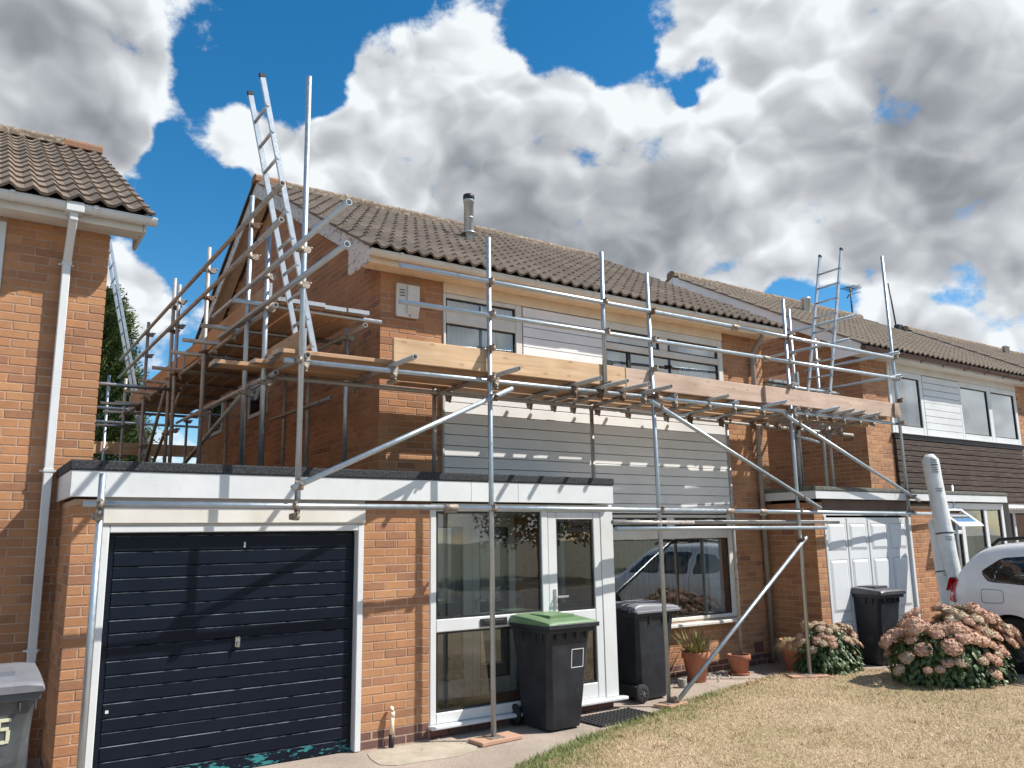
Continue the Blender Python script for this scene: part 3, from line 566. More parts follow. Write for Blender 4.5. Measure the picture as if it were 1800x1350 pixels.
# ------------------------------------------------------------------ the houses (one plan, repeated along the street)
def house_shell(name, label, x0, y0, tile_mat, fascia_mat, soffit_mat, barge_mat, gutter_mat, verge_x=(2.63, 9.44), tiles=300, zoff=0.0, keep=None, gar_z=(2.153, 2.351, 2.431), felt='felt', ridge_mats=None, gut_brk=0.9):
    H = thing(name, label, 'house', (x0, y0, zoff))
    w = MB()   # mortar-coloured core of the walls; bricks sit proud of it
    w.box(2.943, 3.717, 0.958, 1.16, -0.1, SOF)
    w.box(8.40, 9.292, 0.958, 1.16, -0.1, SOF)
    w.box(5.30, 8.40, 0.958, 1.16, -0.1, 0.60)
    w.prism([(1.165, -0.1), (8.95, -0.1), (8.95, 4.7), (4.95, 7.0), (1.165, 4.90)], 'x', 2.943, 3.10)
    w.prism([(1.165, -0.1), (8.95, -0.1), (8.95, 4.7), (4.95, 7.0), (1.165, 4.90)], 'x', 9.13, 9.292)
    w.box(3.105, 9.125, 8.8, 8.95, -0.1, 4.7)
    w.box(3.72, 8.395, 1.0, 1.15, 2.10, 3.46); w.box(4.85, 6.08, 1.0, 1.15, 3.463, 4.6); w.box(3.72, 8.395, 1.0, 1.15, 4.603, SOF)
    # garage
    w.box(0.008, 0.20, 0.008, 5.6, -0.1, 2.14); w.box(2.373, 3.05, 0.008, 0.22, -0.1, 2.14); w.box(0.205, 2.80, 5.4, 5.6, -0.1, 2.14)
    wall = w.build('wall', M['mortar'], H)
    # roof
    vx0, vx1 = verge_x; cp, sp = math.cos(PITCH), math.sin(PITCH)
    tp = math.tan(PITCH); zt = lambda y: EZ-0.02+(y-EY)*tp
    r = MB(); r.prism([(0.72, zt(0.72)), (4.95, zt(4.95)), (9.30, zt(0.60)), (9.30, zt(0.60)-.08), (4.95, zt(4.95)-.1), (0.72, zt(0.72)-.08)], 'x', vx0+0.09, vx1-0.09)
    roof = r.build('roof', M['verge_mortar'], H)
    if tiles: lay_tiles(roof, vx0, vx1, tile_mat, tiles, seed=int(abs(x0)*10)+3, keep=keep or (lambda i, j: True))
    back = MB(); back.quad((vx0, 9.32, 4.85), (vx1, 9.32, 4.85), (vx1, 4.95, 7.285), (vx0, 4.95, 7.285)); back.quad((vx0, 9.32, 4.85), (vx0, 4.95, 7.285), (vx0, 4.95, 7.24), (vx0, 9.32, 4.80)); back.build('rear_slope', M[tile_mat], roof)
    # ridge tiles bedded in mortar
    rg = random.Random(5); n = int((vx1-vx0)/0.455)
    me_r = []
    for v in range(3):
        m = MB(); L = (vx1-vx0)/n
        for i in range(8):
            a, b = math.pi*i/8, math.pi*(i+1)/8; ra = 0.118+0.004*rg.random(); 
            P = lambda x, t: (x, -ra*math.cos(t), 0.085*math.sin(t))
            m.quad(P(0.006, b), P(0.006, a), P(L-.004, a), P(L-.004, b), r=0.5, smooth=True)
        for xx in (0.006, L-.004): m.face_ = None; m.prism([(-0.118*math.cos(math.pi*i/8), 0.085*math.sin(math.pi*i/8)) for i in range(9)], 'x', xx-.001, xx+.001)
        m.box(0.0, L, -0.12, 0.12, -0.05, 0.012)
        me_r.append(m.mesh('ridge_tile', M['ridge']))
    mt = MB()
    for i in range(n):
        o = link('ridge_tile', me_r[i % 3], roof, (vx0+i*(vx1-vx0)/n, 4.95, 7.285+rg.uniform(-.006, .006))); o.rotation_euler = (0, rg.uniform(-.01, .01), 0)
        if ridge_mats and i in ridge_mats: o.data = o.data.copy(); o.data.materials[0] = M[ridge_mats[i]]
    # eaves: soffit, fascia, gutter
    s = MB(); s.box(vx0+0.07, vx1-0.07, 0.722, 0.957, SOF-.008, SOF+.008); s.build('soffit', M[soffit_mat], H)
    s = MB(); s.box(vx0+0.07, vx1-0.07, 0.698, 0.72, SOF-.022, 4.87); bevel(s.build('fascia_board', M[fascia_mat], H), 0.004)
    gutter(H, vx0+0.03, vx1+0.02, 0.640, 4.822, gutter_mat, gut_brk)
    # verges: barge boards with box ends
    for xx, sg in ((vx0, 1), (vx1, -1)):
        xa, xb = sorted((xx+0.045*sg, xx+0.068*sg)); b = MB()
        b.prism([(0.69, zt(0.69)+.005), (4.95, zt(4.95)+.005), (4.95, zt(4.95)-.235), (1.26, zt(1.26)-.20), (1.26, 4.735), (1.215, 4.70), (0.69, 4.715)], 'x', xa, xb)
        bevel(b.build('barge_board', M[barge_mat], H), 0.004)
        b = MB(); b.prism([(9.25, zt(0.65)), (9.25, zt(0.65)-.2), (4.953, zt(4.95)-.235), (4.953, zt(4.95)+.005)], 'x', xa, xb); b.build('barge_board', M[barge_mat], H)
        xs, xe = sorted((xx+0.07*sg, (2.93 if sg > 0 else 9.305)))
        u = MB()
        for (ya, za, yb, zb) in ((0.96, zt(0.96)-.12, 4.95, zt(4.95)-.12), (8.94, zt(0.96)-.12, 4.95, zt(4.95)-.12)): u.quad((xs, ya, za), (xe, ya, za), (xe, yb, zb), (xs, yb, zb))
        u.quad((xs, 0.96, SOF), (xe, 0.96, SOF), (xe, 0.96, zt(.96)-.12), (xs, 0.96, zt(.96)-.12))
        u.build('verge_soffit', M[soffit_mat], H)
        v = MB(); nv = int((4.95-EY)/cp/TG)
        for q in range(nv):
            ya, yb = EY+0.03+q*TG*cp, EY+0.03+(q+0.93)*TG*cp; za, zb = EZ+(ya-EY)*tp, EZ+(yb-EY)*tp
            x1_, x2_ = sorted((xx+0.015*sg, xx+0.05*sg)); v.prism([(ya, za-.018), (ya, za+.024), (yb, zb+.008), (yb, zb-.018)], 'x', x1_, x2_)
        v.build('verge_mortar', M['verge_mortar'], roof)
    # garage and porch flat roof
    fz0, fz1, fz2 = gar_z
    s = MB(); s.box(-0.02, 5.28, -0.05, 0.955, fz0+0.01, fz1-0.005); s.box(-0.02, 2.93, 0.957, 5.6, fz0+0.01, fz1-0.005); s.build('flat_roof', M['brown_board'], H)
    f = MB()
    xs = [-0.04, 3.46, 4.02, 5.30] if name == 'brick_house' else [-0.04, 1.9, 5.30]
    for a, b in zip(xs, xs[1:]):
        p = MB(); p.box(a+0.001, b-0.001, -0.08, -0.055, fz0, fz1); bevel(p.build('fascia_panel', M['white'], H), 0.003)
    p = MB(); p.box(-0.04, -0.022, -0.053, 5.6, fz0, fz1); p.build('fascia_panel', M['white'], H)
    p = MB(); p.box(5.282, 5.30, -0.053, 0.955, fz0, fz1); p.build('fascia_panel', M['white'], H)
    f.box(-0.052, 5.312, -0.092, -0.02, fz1+0.002, fz2); f.box(-0.052, 0.02, -0.019, 5.6, fz1+0.002, fz2); f.box(5.25, 5.312, -0.019, 0.95, fz1+0.002, fz2); f.box(0.021, 5.249, -0.019, 0.95, fz1+0.002, fz2-0.02); f.box(0.021, 2.93, 0.951, 5.6, fz1+0.002, fz2-0.02)
    bevel(f.build('felt_edge', M[felt], H), 0.012, 2)
    return H, wall, roof

# ---- the house with the scaffold
H, wall, roof = house_shell('brick_house', 'brick house with brown tiled gable roof wrapped in front and side scaffolding', 0, 0, 'tile', 'cream', 'cream', 'flaky', 'white_dirty', ridge_mats={0: 'ridge_terracotta'})
GW = (2.365, 3.045)
sets = [(courses(0, 0.205, 0.15, 2.14, 0.0, 'x'), 'x', True), (courses(GW[0], GW[1], 0.15, 2.14, 0.0, 'x'), 'x', True),
        (courses(2.935, 3.717, 2.40, SOF, 0.95, 'x'), 'x', True), (courses(8.405, 9.30, 2.0, SOF, 0.95, 'x'), 'x', True),
        (courses(8.405, 9.09, 0.15, 2.0, 0.95, 'x'), 'x', False), (courses(5.35, 8.40, 0.15, 0.60, 0.95, 'x'), 'x', False)]
gb = [b for b in courses(0.975, 8.95, 0.15, 6.95, 2.935, 'y') if b[0][2] < 4.86+(2.15*(1-abs(b[0][1]-4.95)/4.0)) and b[0][2] > 2.2]
sets.append((gb, 'y', False))
sets.append((courses(0.015, 1.6, 0.15, 2.14, 0.0, 'y'), 'y', False))
sets.append((courses(3.10, 5.25, 0.15, 2.14, 0.945, 'x', holes=[(3.42, 4.72, 0, 2.2)]), 'x', False))
lay_bricks(wall, sets, 300, seed=11)
pb = [(courses(0, 0.205, 0, 0.15, 0.002, 'x'), 'x', True), (courses(GW[0], GW[1], 0, 0.15, 0.002, 'x'), 'x', True), (courses(3.05, 5.3, 0, 0.075, 0.03, 'x'), 'x', True), (courses(5.35, 9.09, 0, 0.15, 0.952, 'x'), 'x', True), (courses(0.015, 1.6, 0, 0.15, 0.002, 'y'), 'y', False)]
pl = MB(); pl.box(3.05, 5.3, 0.052, 0.16, 0, 0.09); pl = pl.build('plinth', M['mortar'], H)
lay_bricks(pl, pb, 120, 'plinth', 12)
# garage door: navy up-and-over door of horizontal ribs
d = MB(); d.box(0.262, 2.303, 0.085, 0.10, 0.0, 1.885); door = d.build('garage_door', M['door'], H)
zs = [0.0, 0.107, 0.213, 0.32, 0.418, 0.517, 0.625, 0.729, 0.824, 0.929, 1.03, 1.128, 1.229, 1.331, 1.434, 1.537, 1.626, 1.74, 1.862]
for i, (a, b) in enumerate(zip(zs, zs[1:])):
    p = MB(); x0_, x1_ = 0.315, 2.255
    yf = 0.058 + (0.004 if i % 3 == 0 else 0.0)
    p.hexa([(x0_, yf, a+.006), (x1_, yf, a+.006), (x1_, 0.084, a+.002), (x0_, 0.084, a+.002), (x0_, yf, b-.009), (x1_, yf, b-.009), (x1_, 0.084, b-.002), (x0_, 0.084, b-.002)])
    p.m[-5] = 1
    p.m[1] = 0
    # bright worn lip on the upper chamfer of each rib
    p.m = [0, 1, 0, 0, 0, 0]
    p.hexa([(0.266, 0.066, a+.001), (x0_-.003, 0.066, a+.001), (x0_-.003, 0.084, a+.001), (0.266, 0.084, a+.001), (0.266, 0.066, b-.001), (x0_-.003, 0.066, b-.001), (x0_-.003, 0.084, b-.001), (0.266, 0.084, b-.001)])
    p.hexa([(x1_+.003, 0.066, a+.001), (2.30, 0.066, a+.001), (2.30, 0.084, a+.001), (x1_+.003, 0.084, a+.001), (x1_+.003, 0.066, b-.001), (2.30, 0.066, b-.001), (2.30, 0.084, b-.001), (x1_+.003, 0.084, b-.001)])
    p.build('door_panel', [M['door_low'] if i < 1 else M['door'], M['edge_wear']], door)
h = MB(); h.box(1.265, 1.305, 0.040, 0.056, 0.955, 1.035); h.cyl((1.285, 0.01, 1.0), (1.285, 0.04, 1.0), 0.011, n=10); h.box(1.277, 1.293, 0.012, 0.024, 0.955, 1.005); bevel(h.build('handle', M['chrome'], door), 0.003)
for bx in ((0.330, 0.352, 0.054, 0.060, 0.553, 0.575), (1.305, 1.318, 0.054, 0.060, 1.755, 1.80)): h = MB(); h.box(*bx); h.build('mark', M['white'], door)
f = MB(); f.box(0.205, 0.26, -0.012, 0.11, 0.0, 1.94); f.box(2.305, 2.363, -0.012, 0.11, 0.0, 1.94); f.box(0.261, 2.304, -0.012, 0.11, 1.885, 1.94); bevel(f.build('door_frame', M['white'], H), 0.006)
f = MB(); f.box(0.205, 2.368, -0.030, 0.10, 1.955, 2.085); f.box(0.205, 2.368, -0.016, 0.10, 1.943, 1.953); bevel(f.build('lintel_board', M['white_dirty'], H), 0.006)
f = MB(); f.box(0.205, 2.37, 0.0, 0.10, 2.088, 2.155); f.build('lintel_board', M['grey_trim'], H)
f = MB(); f.box(2.372, 3.05, -0.002, 0.10, 2.10, 2.155); f.build('lintel_board', M['brown_board'], H)
# porch
W = 'white'
por = frame_window(H, 0.0, (3.05, 4.45, 0.1, 2.1),
    [(3.05, 3.115, 0.12, 2.14), (3.117, 4.36, 2.065, 2.14), (3.117, 4.36, 0.935, 1.050), (3.117, 4.36, 0.12, 0.215), (4.362, 4.445, 0.12, 2.14)],
    [(3.125, 4.352, 1.058, 2.058), (3.125, 4.352, 0.223, 0.927)], W, 0.07, (3.03, 5.42, -0.075, 0.02, 0.085, 0.118), 'glass_porch', 'porch_window', room=False)
q = MB(); q.box(3.60, 3.91, -0.014, 0.0, 0.955, 1.028); q.box(3.64, 3.87, -0.018, -0.013, 0.972, 1.012); bevel(q.build('letter_plate', M['black'], por), 0.004)
pd = frame_window(H, 0.004, (4.45, 5.15, 0.12, 2.1),
    [(4.449, 4.562, 0.13, 2.06), (5.067, 5.165, 0.13, 2.06), (4.564, 5.065, 1.985, 2.06), (4.564, 5.065, 0.915, 1.035), (4.564, 5.065, 0.13, 0.285)],
    [(4.57, 5.06, 1.045, 1.975), (4.57, 5.06, 0.295, 0.905)], W, 0.055, None, 'glass_porch', 'porch_door', room=False)
q = MB(); q.box(4.505, 4.535, -0.008, 0.003, 1.06, 1.27); q.cyl((4.52, -0.008, 1.19), (4.52, -0.05, 1.19), 0.010, n=10); q.box(4.515, 4.655, -0.062, -0.048, 1.18, 1.20); bevel(q.build('handle', M['chrome'], pd), 0.003)
q = MB(); q.box(5.167, 5.345, -0.002, 0.075, 0.12, 2.14); q.box(4.447, 5.166, -0.002, 0.075, 2.062, 2.14); q.box(4.447, 5.166, 0.0, 0.075, 0.119, 0.129); bevel(q.build('door_frame', M[W], H), 0.006)
for a, b, c, e in ((0.08, 0.95, 0.12, 0.2), (0.08, 0.95, 0.95, 1.05), (0.08, 0.95, 2.05, 2.14), (0.87, 0.95, 0.2, 2.05)):
    pass
q = MB(); q.box(5.27, 5.34, 0.078, 0.95, 0.12, 0.20); q.box(5.27, 5.34, 0.078, 0.95, 0.94, 1.04); q.box(5.27, 5.34, 0.078, 0.95, 2.06, 2.14); q.box(5.27, 5.34, 0.87, 0.95, 0.202, 0.938); q.box(5.27, 5.34, 0.87, 0.95, 1.042, 2.058)
sw = q.build('porch_window', M[W], H)
for z0_, z1_ in ((0.2, 0.94), (1.04, 2.06)):
    q = MB(); q.quad((5.30, 0.07, z0_), (5.30, 0.88, z0_), (5.30, 0.88, z1_), (5.30, 0.07, z1_)); q.build('pane', M['glass_porch'], sw)
q = MB(); q.box(3.05, 5.268, 0.08, 0.94, 0.02, 0.125); q.build('porch_floor', M['terracotta'], H)
q = MB(); q.box(3.11, 5.26, 0.958, 1.1, 0.126, 2.15); q.build('porch_back', M['mortar'], H)
# inner door seen through the porch
idr = frame_window(H, 0.90, (3.45, 4.7, 0.13, 2.1),
    [(3.42, 3.50, 0.13, 2.12), (3.502, 3.60, 0.13, 2.03), (3.95, 4.06, 0.13, 2.03), (3.602, 3.948, 1.93, 2.03), (3.602, 3.948, 0.13, 0.32), (3.502, 4.64, 2.032, 2.12), (4.062, 4.16, 0.13, 2.03), (4.55, 4.64, 0.13, 2.03), (4.162, 4.548, 1.92, 2.03), (4.162, 4.548, 0.85, 1.0), (4.162, 4.548, 0.13, 0.30)],
    [(3.602, 3.948, 0.32, 1.93), (4.162, 4.548, 1.0, 1.92), (4.162, 4.548, 0.30, 0.85)], 'white_dirty', 0.05, None, 'glass', 'inner_door', room=False)
q = MB(); q.box(3.5, 4.6, 0.951, 0.957, 0.14, 2.03); q.build('dark_hall', M['room'], idr)
q = MB(); q.box(4.085, 4.115, 0.885, 0.899, 1.0, 1.2); q.box(4.085, 4.20, 0.85, 0.865, 1.12, 1.14); q.build('handle', M['chrome'], idr)
# upper windows
w1 = frame_window(H, 0.935, (3.72, 4.83, 3.46, 4.63),
    [(3.72, 3.755, 3.463, 4.60), (4.725, 4.82, 3.463, 4.60), (3.757, 4.723, 4.545, 4.60), (3.757, 4.723, 4.245, 4.385), (3.757, 4.723, 3.463, 3.58)],
    [(3.76, 4.72, 4.39, 4.54), (3.76, 4.72, 3.585, 4.24)], 'white_dirty', 0.06)
curtain(w1, 4.52, 4.72, 3.5, 4.6, 1.04, 4); curtain(w1, 3.74, 4.51, 3.5, 4.6, 1.07, 12, 'net')  # net carried across the whole window to brighten the panes
w2 = frame_window(H, 0.935, (6.13, 8.40, 3.46, 4.6),
    [(6.10, 6.16, 3.463, 4.60), (8.30, 8.398, 3.463, 4.60), (6.162, 8.298, 4.50, 4.60), (6.162, 8.298, 4.225, 4.315), (7.13, 7.29, 4.317, 4.498), (6.162, 8.298, 3.463, 3.58)],
    [(6.165, 7.125, 4.32, 4.495), (7.295, 8.295, 4.32, 4.495), (6.165, 6.555, 3.585, 4.22), (6.585, 8.295, 3.585, 4.22)], 'white_dirty', 0.06)
q = MB(); q.box(6.555, 6.585, 0.95, 0.99, 3.58, 4.225); q.build('mullion', M['black'], w2)
curtain(w2, 7.62, 8.22, 3.5, 4.6, 1.06, 8, 'net'); curtain(w2, 6.12, 6.5, 3.5, 4.6, 1.06, 6, 'net')  # nets added behind the glass to make these panes paler
# lower window
w3 = frame_window(H, 0.955, (5.4, 8.39, 0.69, 2.06),
    [(5.36, 5.42, 0.69, 2.07), (8.30, 8.398, 0.69, 2.07), (5.422, 8.298, 2.03, 2.07), (5.422, 8.298, 1.755, 1.875), (7.13, 7.27, 1.877, 2.028), (5.422, 8.298, 0.69, 0.735)],
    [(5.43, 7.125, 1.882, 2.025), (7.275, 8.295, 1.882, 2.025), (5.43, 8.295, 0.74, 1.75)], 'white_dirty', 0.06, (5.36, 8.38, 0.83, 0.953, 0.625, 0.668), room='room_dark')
blind(w3, 5.5, 8.0, 0.78, 1.74, 1.06, 24, 0.085, 84)
curtain(w3, 7.86, 8.28, 0.74, 1.74, 1.07, 7, 'net')
q = MB(); q.box(5.36, 8.40, 0.962, 1.0, 0.60, 0.688); q.build('packer', M['mortar'], w3)
# shiplap cladding, one board at a time
def shiplap(x0, x1, z0, z1, n, y, mat, parent, seed=1, ragged=False):
    rg = random.Random(seed); h = (z1-z0)/n
    for i in range(n):
        a, b = z0+i*h, z0+(i+1)*h; p = MB(); j = rg.uniform(-.001, .001)+(rg.uniform(-.004, .004) if ragged else 0)
        lip = 0.007 if not ragged else 0.022
        cut = 0.010 if not ragged else 0.020
        p.prism([(y+j, a+.003), (y+j, b-cut), (y+j+lip, b-.003), (y+.06, b-.003), (y+.06, a+.003)], 'x', x0, x1, r=rg.random())
        p.build('cladding_board', M[mat], parent)
shiplap(3.725, 8.36, 2.085, 3.45, 11, 0.925, 'clad', H, 1)
shiplap(4.835, 6.095, 3.465, 4.595, 9, 0.935, 'clad', H, 2)
for bx in ((3.70, 3.723, 0.915, 0.999, 2.44, 3.46), (8.362, 8.40, 0.915, 0.999, 2.07, 3.46)): q = MB(); q.box(*bx); q.build('corner_trim', M['grey_trim'], H)
q = MB(); q.box(3.72, 8.40, 0.905, 0.995, 3.452, 3.462); q.build('sill_flashing', M['white_dirty'], H)
q = MB(); q.box(3.72, 8.40, 0.93, 1.0, 4.602, SOF-.009); q.build('head_board', M['cream'], H)
# gable windows
for (ya, yb, za, zb) in ((7.2, 8.05, 3.64, 4.20), (4.8, 5.68, 3.66, 4.17)):
    q = MB()
    for bx in ((ya, yb, za, za+.06), (ya, yb, zb-.05, zb), (ya, ya+.05, za+.062, zb-.052), (yb-.05, yb, za+.062, zb-.052)): q.box(2.912, 2.95, bx[0], bx[1], bx[2], bx[3])
    o = q.build('gable_window', M['white_dirty'], H); q = MB(); q.box(2.926, 2.94, ya+.05, yb-.05, za+.06, zb-.05); q.build('pane', M['car_glass'], o)
# downpipe of this house, swan-neck under the eaves
q = MB(); q.path([(8.97, 0.64, 4.79), (8.97, 0.65, 4.68), (9.0, 0.84, 4.52), (9.0, 0.885, 4.44), (9.0, 0.885, 0.05)], 0.036, 12)
dp = q.build('downpipe', M['grey_pvc'], H)
for z in (4.3, 2.9, 1.05): q = MB(); q.cyl((9.0, 0.885, z), (9.0, 0.885, z+.035), 0.043, n=12); q.box(8.94, 9.06, 0.90, 0.94, z+.008, z+.028); q.build('pipe_clip', M['grey_pvc'], dp)
# air brick
q = MB()
for i in range(4): q.box(8.70, 8.86, 0.936, 0.949, 0.19+i*.033, 0.205+i*.033)
q.box(8.695, 8.865, 0.944, 0.951, 0.18, 0.315); q.build('air_brick', M['plinth'], H)
# alarm box
q = MB(); q.prism([(3.113, 4.245), (3.125, 4.23), (3.38, 4.23), (3.392, 4.245), (3.392, 4.60), (3.38, 4.615), (3.125, 4.615), (3.113, 4.60)], 'y', 0.915, 0.948)
q.hexa([(3.24, 0.885, 4.33), (3.388, 0.885, 4.33), (3.388, 0.914, 4.26), (3.24, 0.914, 4.26), (3.24, 0.885, 4.60), (3.388, 0.885, 4.60), (3.388, 0.914, 4.608), (3.24, 0.914, 4.608)])
ab = bevel(q.build('alarm_box', M['white_dirty'], H), 0.006, 2)
q = MB()
for i in range(3): q.box(3.15, 3.215, 0.909, 0.916, 4.47+i*.032, 4.478+i*.032)
q.box(3.27, 3.283, 0.906, 0.916, 4.245, 4.257); q.build('louvre', M['black'], ab)
# flue with storm collar
q = MB(); q.lathe([(0.055, -0.2), (0.058, 0.0), (0.075, 0.02), (0.075, 0.50), (0.085, 0.503), (0.085, 0.585), (0.0, 0.60)], (5.38, 3.1, 6.35), 20); fl = q.build('flue', M['flue'], H)
q = MB(); q.lathe([(0.076, 0.02), (0.13, -0.015), (0.125, -0.022), (0.06, -0.01)], (5.38, 3.1, 6.37), 20); q.build('storm_collar', M['flue'], fl); q = MB(); q.lathe([(0.0775, 0.14), (0.079, 0.142), (0.079, 0.155), (0.0775, 0.157)], (5.38, 3.1, 6.46), 20); q.build('joint_band', M['flue'], fl)
q = MB(); q.lathe([(0.083, 0.0), (0.088, 0.002), (0.088, 0.07), (0.08, 0.085), (0.0, 0.088)], (5.38, 3.1, 6.90), 20); q.build('flue_cap', M['black'], fl)
# waste pipe stub
q = MB(); q.cyl((2.64, -0.05, 0.10), (2.645, -0.05, 0.27), 0.019, n=10); q.cyl((2.645, -0.05, 0.255), (2.645, -0.05, 0.30), 0.023, n=10); q.path([(2.645, -0.05, 0.295), (2.645, -0.045, 0.325), (2.645, -0.02, 0.335)], [0.021, 0.02, 0.012], 10); wp = q.build('waste_pipe', M['cream'], H)
q = MB(); q.cyl((2.638, -0.05, 0.0), (2.64, -0.05, 0.11), 0.024, n=10); q.build('pipe_socket', M['black'], wp)

# ---- left neighbour
HL, wallL, roofL = house_shell('neighbour_house', 'brick house at the left edge with white gutter, downpipe and wavy brown tiles', -9.09, -0.10, 'tile', 'white_dirty', 'white_dirty', 'white_dirty', 'white', zoff=-0.165, verge_x=(2.55, 9.60), keep=lambda i, j: i > 10, ridge_mats={14: 'ridge_terracotta'}, gut_brk=0.62)
lay_bricks(wallL, [(courses(8.505, 9.305, 0.3, SOF, 0.95, 'x', bond=1), 'x', True)], 300, seed=21)
def plain_front(house, xr=8.398):
    """upper and lower windows and boarding of the same plan, for neighbours mostly outside the picture"""
    a1 = frame_window(house, 0.935, (6.13, xr, 3.46, 4.6), [(6.10, 6.17, 3.463, 4.68), (xr-.13, xr, 3.463, 4.68), (6.172, xr-.132, 4.55, 4.68), (6.172, xr-.132, 3.463, 3.58), (7.2, 7.3, 3.582, 4.548)], [(6.175, 7.195, 3.585, 4.545), (7.305, xr-.135, 3.585, 4.545)], 'white')
    curtain(a1, 6.2, xr-.1, 3.5, 4.6, 1.07, 20, 'net')
    a2 = frame_window(house, 0.935, (3.72, 4.83, 3.46, 4.6), [(3.72, 3.80, 3.463, 4.60), (4.72, 4.82, 3.463, 4.60), (3.802, 4.718, 4.50, 4.60), (3.802, 4.718, 3.463, 3.60)], [(3.805, 4.715, 3.605, 4.495)], 'white')
    a3 = frame_window(house, 0.955, (5.4, xr, 0.69, 2.06), [(5.36, 5.42, 0.69, 2.07), (xr-.1, xr, 0.69, 2.07), (5.422, xr-.102, 2.0, 2.07), (5.422, xr-.102, 0.69, 0.75)], [(5.43, xr-.105, 0.755, 1.995)], 'white', 0.06, (5.36, xr-.02, 0.83, 0.953, 0.625, 0.668))
    blind(a3, 5.5, xr-.2, 0.78, 1.98, 1.06, 28)
    shiplap(3.725, 8.36, 2.085, 3.45, 11, 0.925, 'clad', house, 7); shiplap(4.835, 6.095, 3.465, 4.595, 9, 0.935, 'clad', house, 8)
    q = MB(); q.box(3.72, 8.40, 0.93, 1.0, 4.602, SOF-.009); q.build('head_board', M['white_dirty'], house)
plain_front(HL, 8.50)
lay_bricks(HL.children[0], [(courses(GW[0], GW[1], 0.0, 2.14, 0.0, 'x') + courses(0, 0.205, 0.0, 2.14, 0.0, 'x') + courses(2.935, 3.717, 0, SOF, 0.95, 'x') + courses(5.35, 8.40, 0.0, 0.60, 0.95, 'x'), 'x', False)], 0, seed=22)
q = MB(); q.box(8.20, 8.36, 0.915, 0.934, 3.62, 4.52); bevel(q.build('sash', M['white'], HL), 0.006)
for hh in (HL,):
    q = MB(); q.box(0.262, 2.303, 0.05, 0.10, 0.0, 1.95); q.build('garage_door', M['gatepanel'], hh)
    q = MB(); q.box(3.05, 5.28, 0.03, 0.10, 0.0, 2.14); q.build('porch_front', M['white'], hh)
# square white downpipe
q = MB(); q.box(8.935, 9.0, 0.60, 0.666, 4.68, 4.77); q.beam((8.967, 0.645, 4.71), (8.967, 0.875, 4.40), 0.066, 0.066, (0, 1, 1)); q.box(8.934, 9.0, 0.86, 0.926, 0.0, 4.42)
dl = bevel(q.build('downpipe', M['white'], HL), 0.006)
for z in (4.36, 2.56, 1.12): q = MB(); q.box(8.928, 9.006, 0.854, 0.932, z, z+.03); q.box(8.905, 9.03, 0.925, 0.938, z+.006, z+.022); bevel(q.build('pipe_clip', M['white'], dl), 0.003)
q = MB(); q.box(8.90, 9.04, 0.575, 0.70, 4.75, 4.84); bevel(q.build('gutter_outlet', M['white'], dl), 0.006)

# ---- right neighbour
HR, wallR, roofR = house_shell('neighbour_house', 'brick house at right with brown gutter and dark brown timber cladding', 9.09, 0.10, 'tile_pale', 'white_dirty', 'white_dirty', 'clad', 'brown_pvc', zoff=0.05, verge_x=(2.56, 9.44), gar_z=(2.215, 2.325, 2.385), felt='felt_old', gut_brk=0.75)
sets = [(courses(0, 0.205, 0, 2.2, 0.0, 'x'), 'x', True), (courses(2.935, 3.717, 2.35, SOF, 0.95, 'x'), 'x', True), (courses(0.015, 0.86, 0.15, 2.2, 0.0, 'y'), 'y', True),
        (courses(GW[0], GW[1], 0, 2.14, 0.0, 'x'), 'x', False), (courses(8.405, 9.30, 2.0, SOF, 0.95, 'x'), 'x', False)]
gb = [b for b in courses(0.975, 8.95, 0.15, 6.95, 2.935, 'y') if b[0][2] < 4.86+(2.15*(1-abs(b[0][1]-4.95)/4.0)) and b[0][2] > 2.2]
sets.append((gb, 'y', False)); lay_bricks(wallR, sets, 300, seed=31)
q = MB()
q.box(0.26, 2.30, 0.03, 0.06, 0.0, 1.96); dr = q.build('garage_door', M['gatepanel'], HR)
for i, (a, b) in enumerate(((0.31, 0.72), (0.82, 1.22), (1.34, 1.74), (1.83, 2.24))):
    for c, e in ((1.50, 1.88), (0.66, 1.38), (0.10, 0.54)):
        q = MB(); q.box(a, b, 0.025, 0.0298, c, e); q.box(a+.02, b-.02, 0.0285, 0.0299, c+.02, e-.02)
        q = MB(); q.hexa([(a, 0.0295, c), (b, 0.0295, c), (b, 0.0298, c), (a, 0.0298, c), (a, 0.0295, e), (b, 0.0295, e), (b, 0.0298, e), (a, 0.0298, e)], m=1)
        q.hexa([(a+.045, 0.018, c+.045), (b-.045, 0.018, c+.045), (b-.012, 0.0297, c+.012), (a+.012, 0.0297, c+.012), (a+.045, 0.018, e-.045), (b-.045, 0.018, e-.045), (b-.012, 0.0297, e-.012), (a+.012, 0.0297, e-.012)])
        q.build('raised_panel', [M['gatepanel'], M['grey_trim']], dr)
for xx in (0.76, 1.27): q = MB(); q.box(xx, xx+.02, 0.024, 0.031, 0, 1.95); q.build('joint', M['grey_trim'], dr)
for bx in ((0.205, 0.258, -0.006, 0.10, 0.0, 1.99), (2.302, 2.363, -0.006, 0.10, 0.0, 1.99)): q = MB(); q.box(*bx); bevel(q.build('door_frame', M['white'], HR), 0.005)
q = MB(); q.box(0.205, 2.363, 0.02, 0.10, 1.992, 2.06); q.build('lintel_board', M['white'], HR)
for bx in ((0.205, 1.28, 0.01, 0.10, 2.063, 2.21), (1.283, 2.363, 0.01, 0.10, 2.063, 2.21)): q = MB(); q.box(*bx); q.build('lintel_board', M['brown_board'], HR)
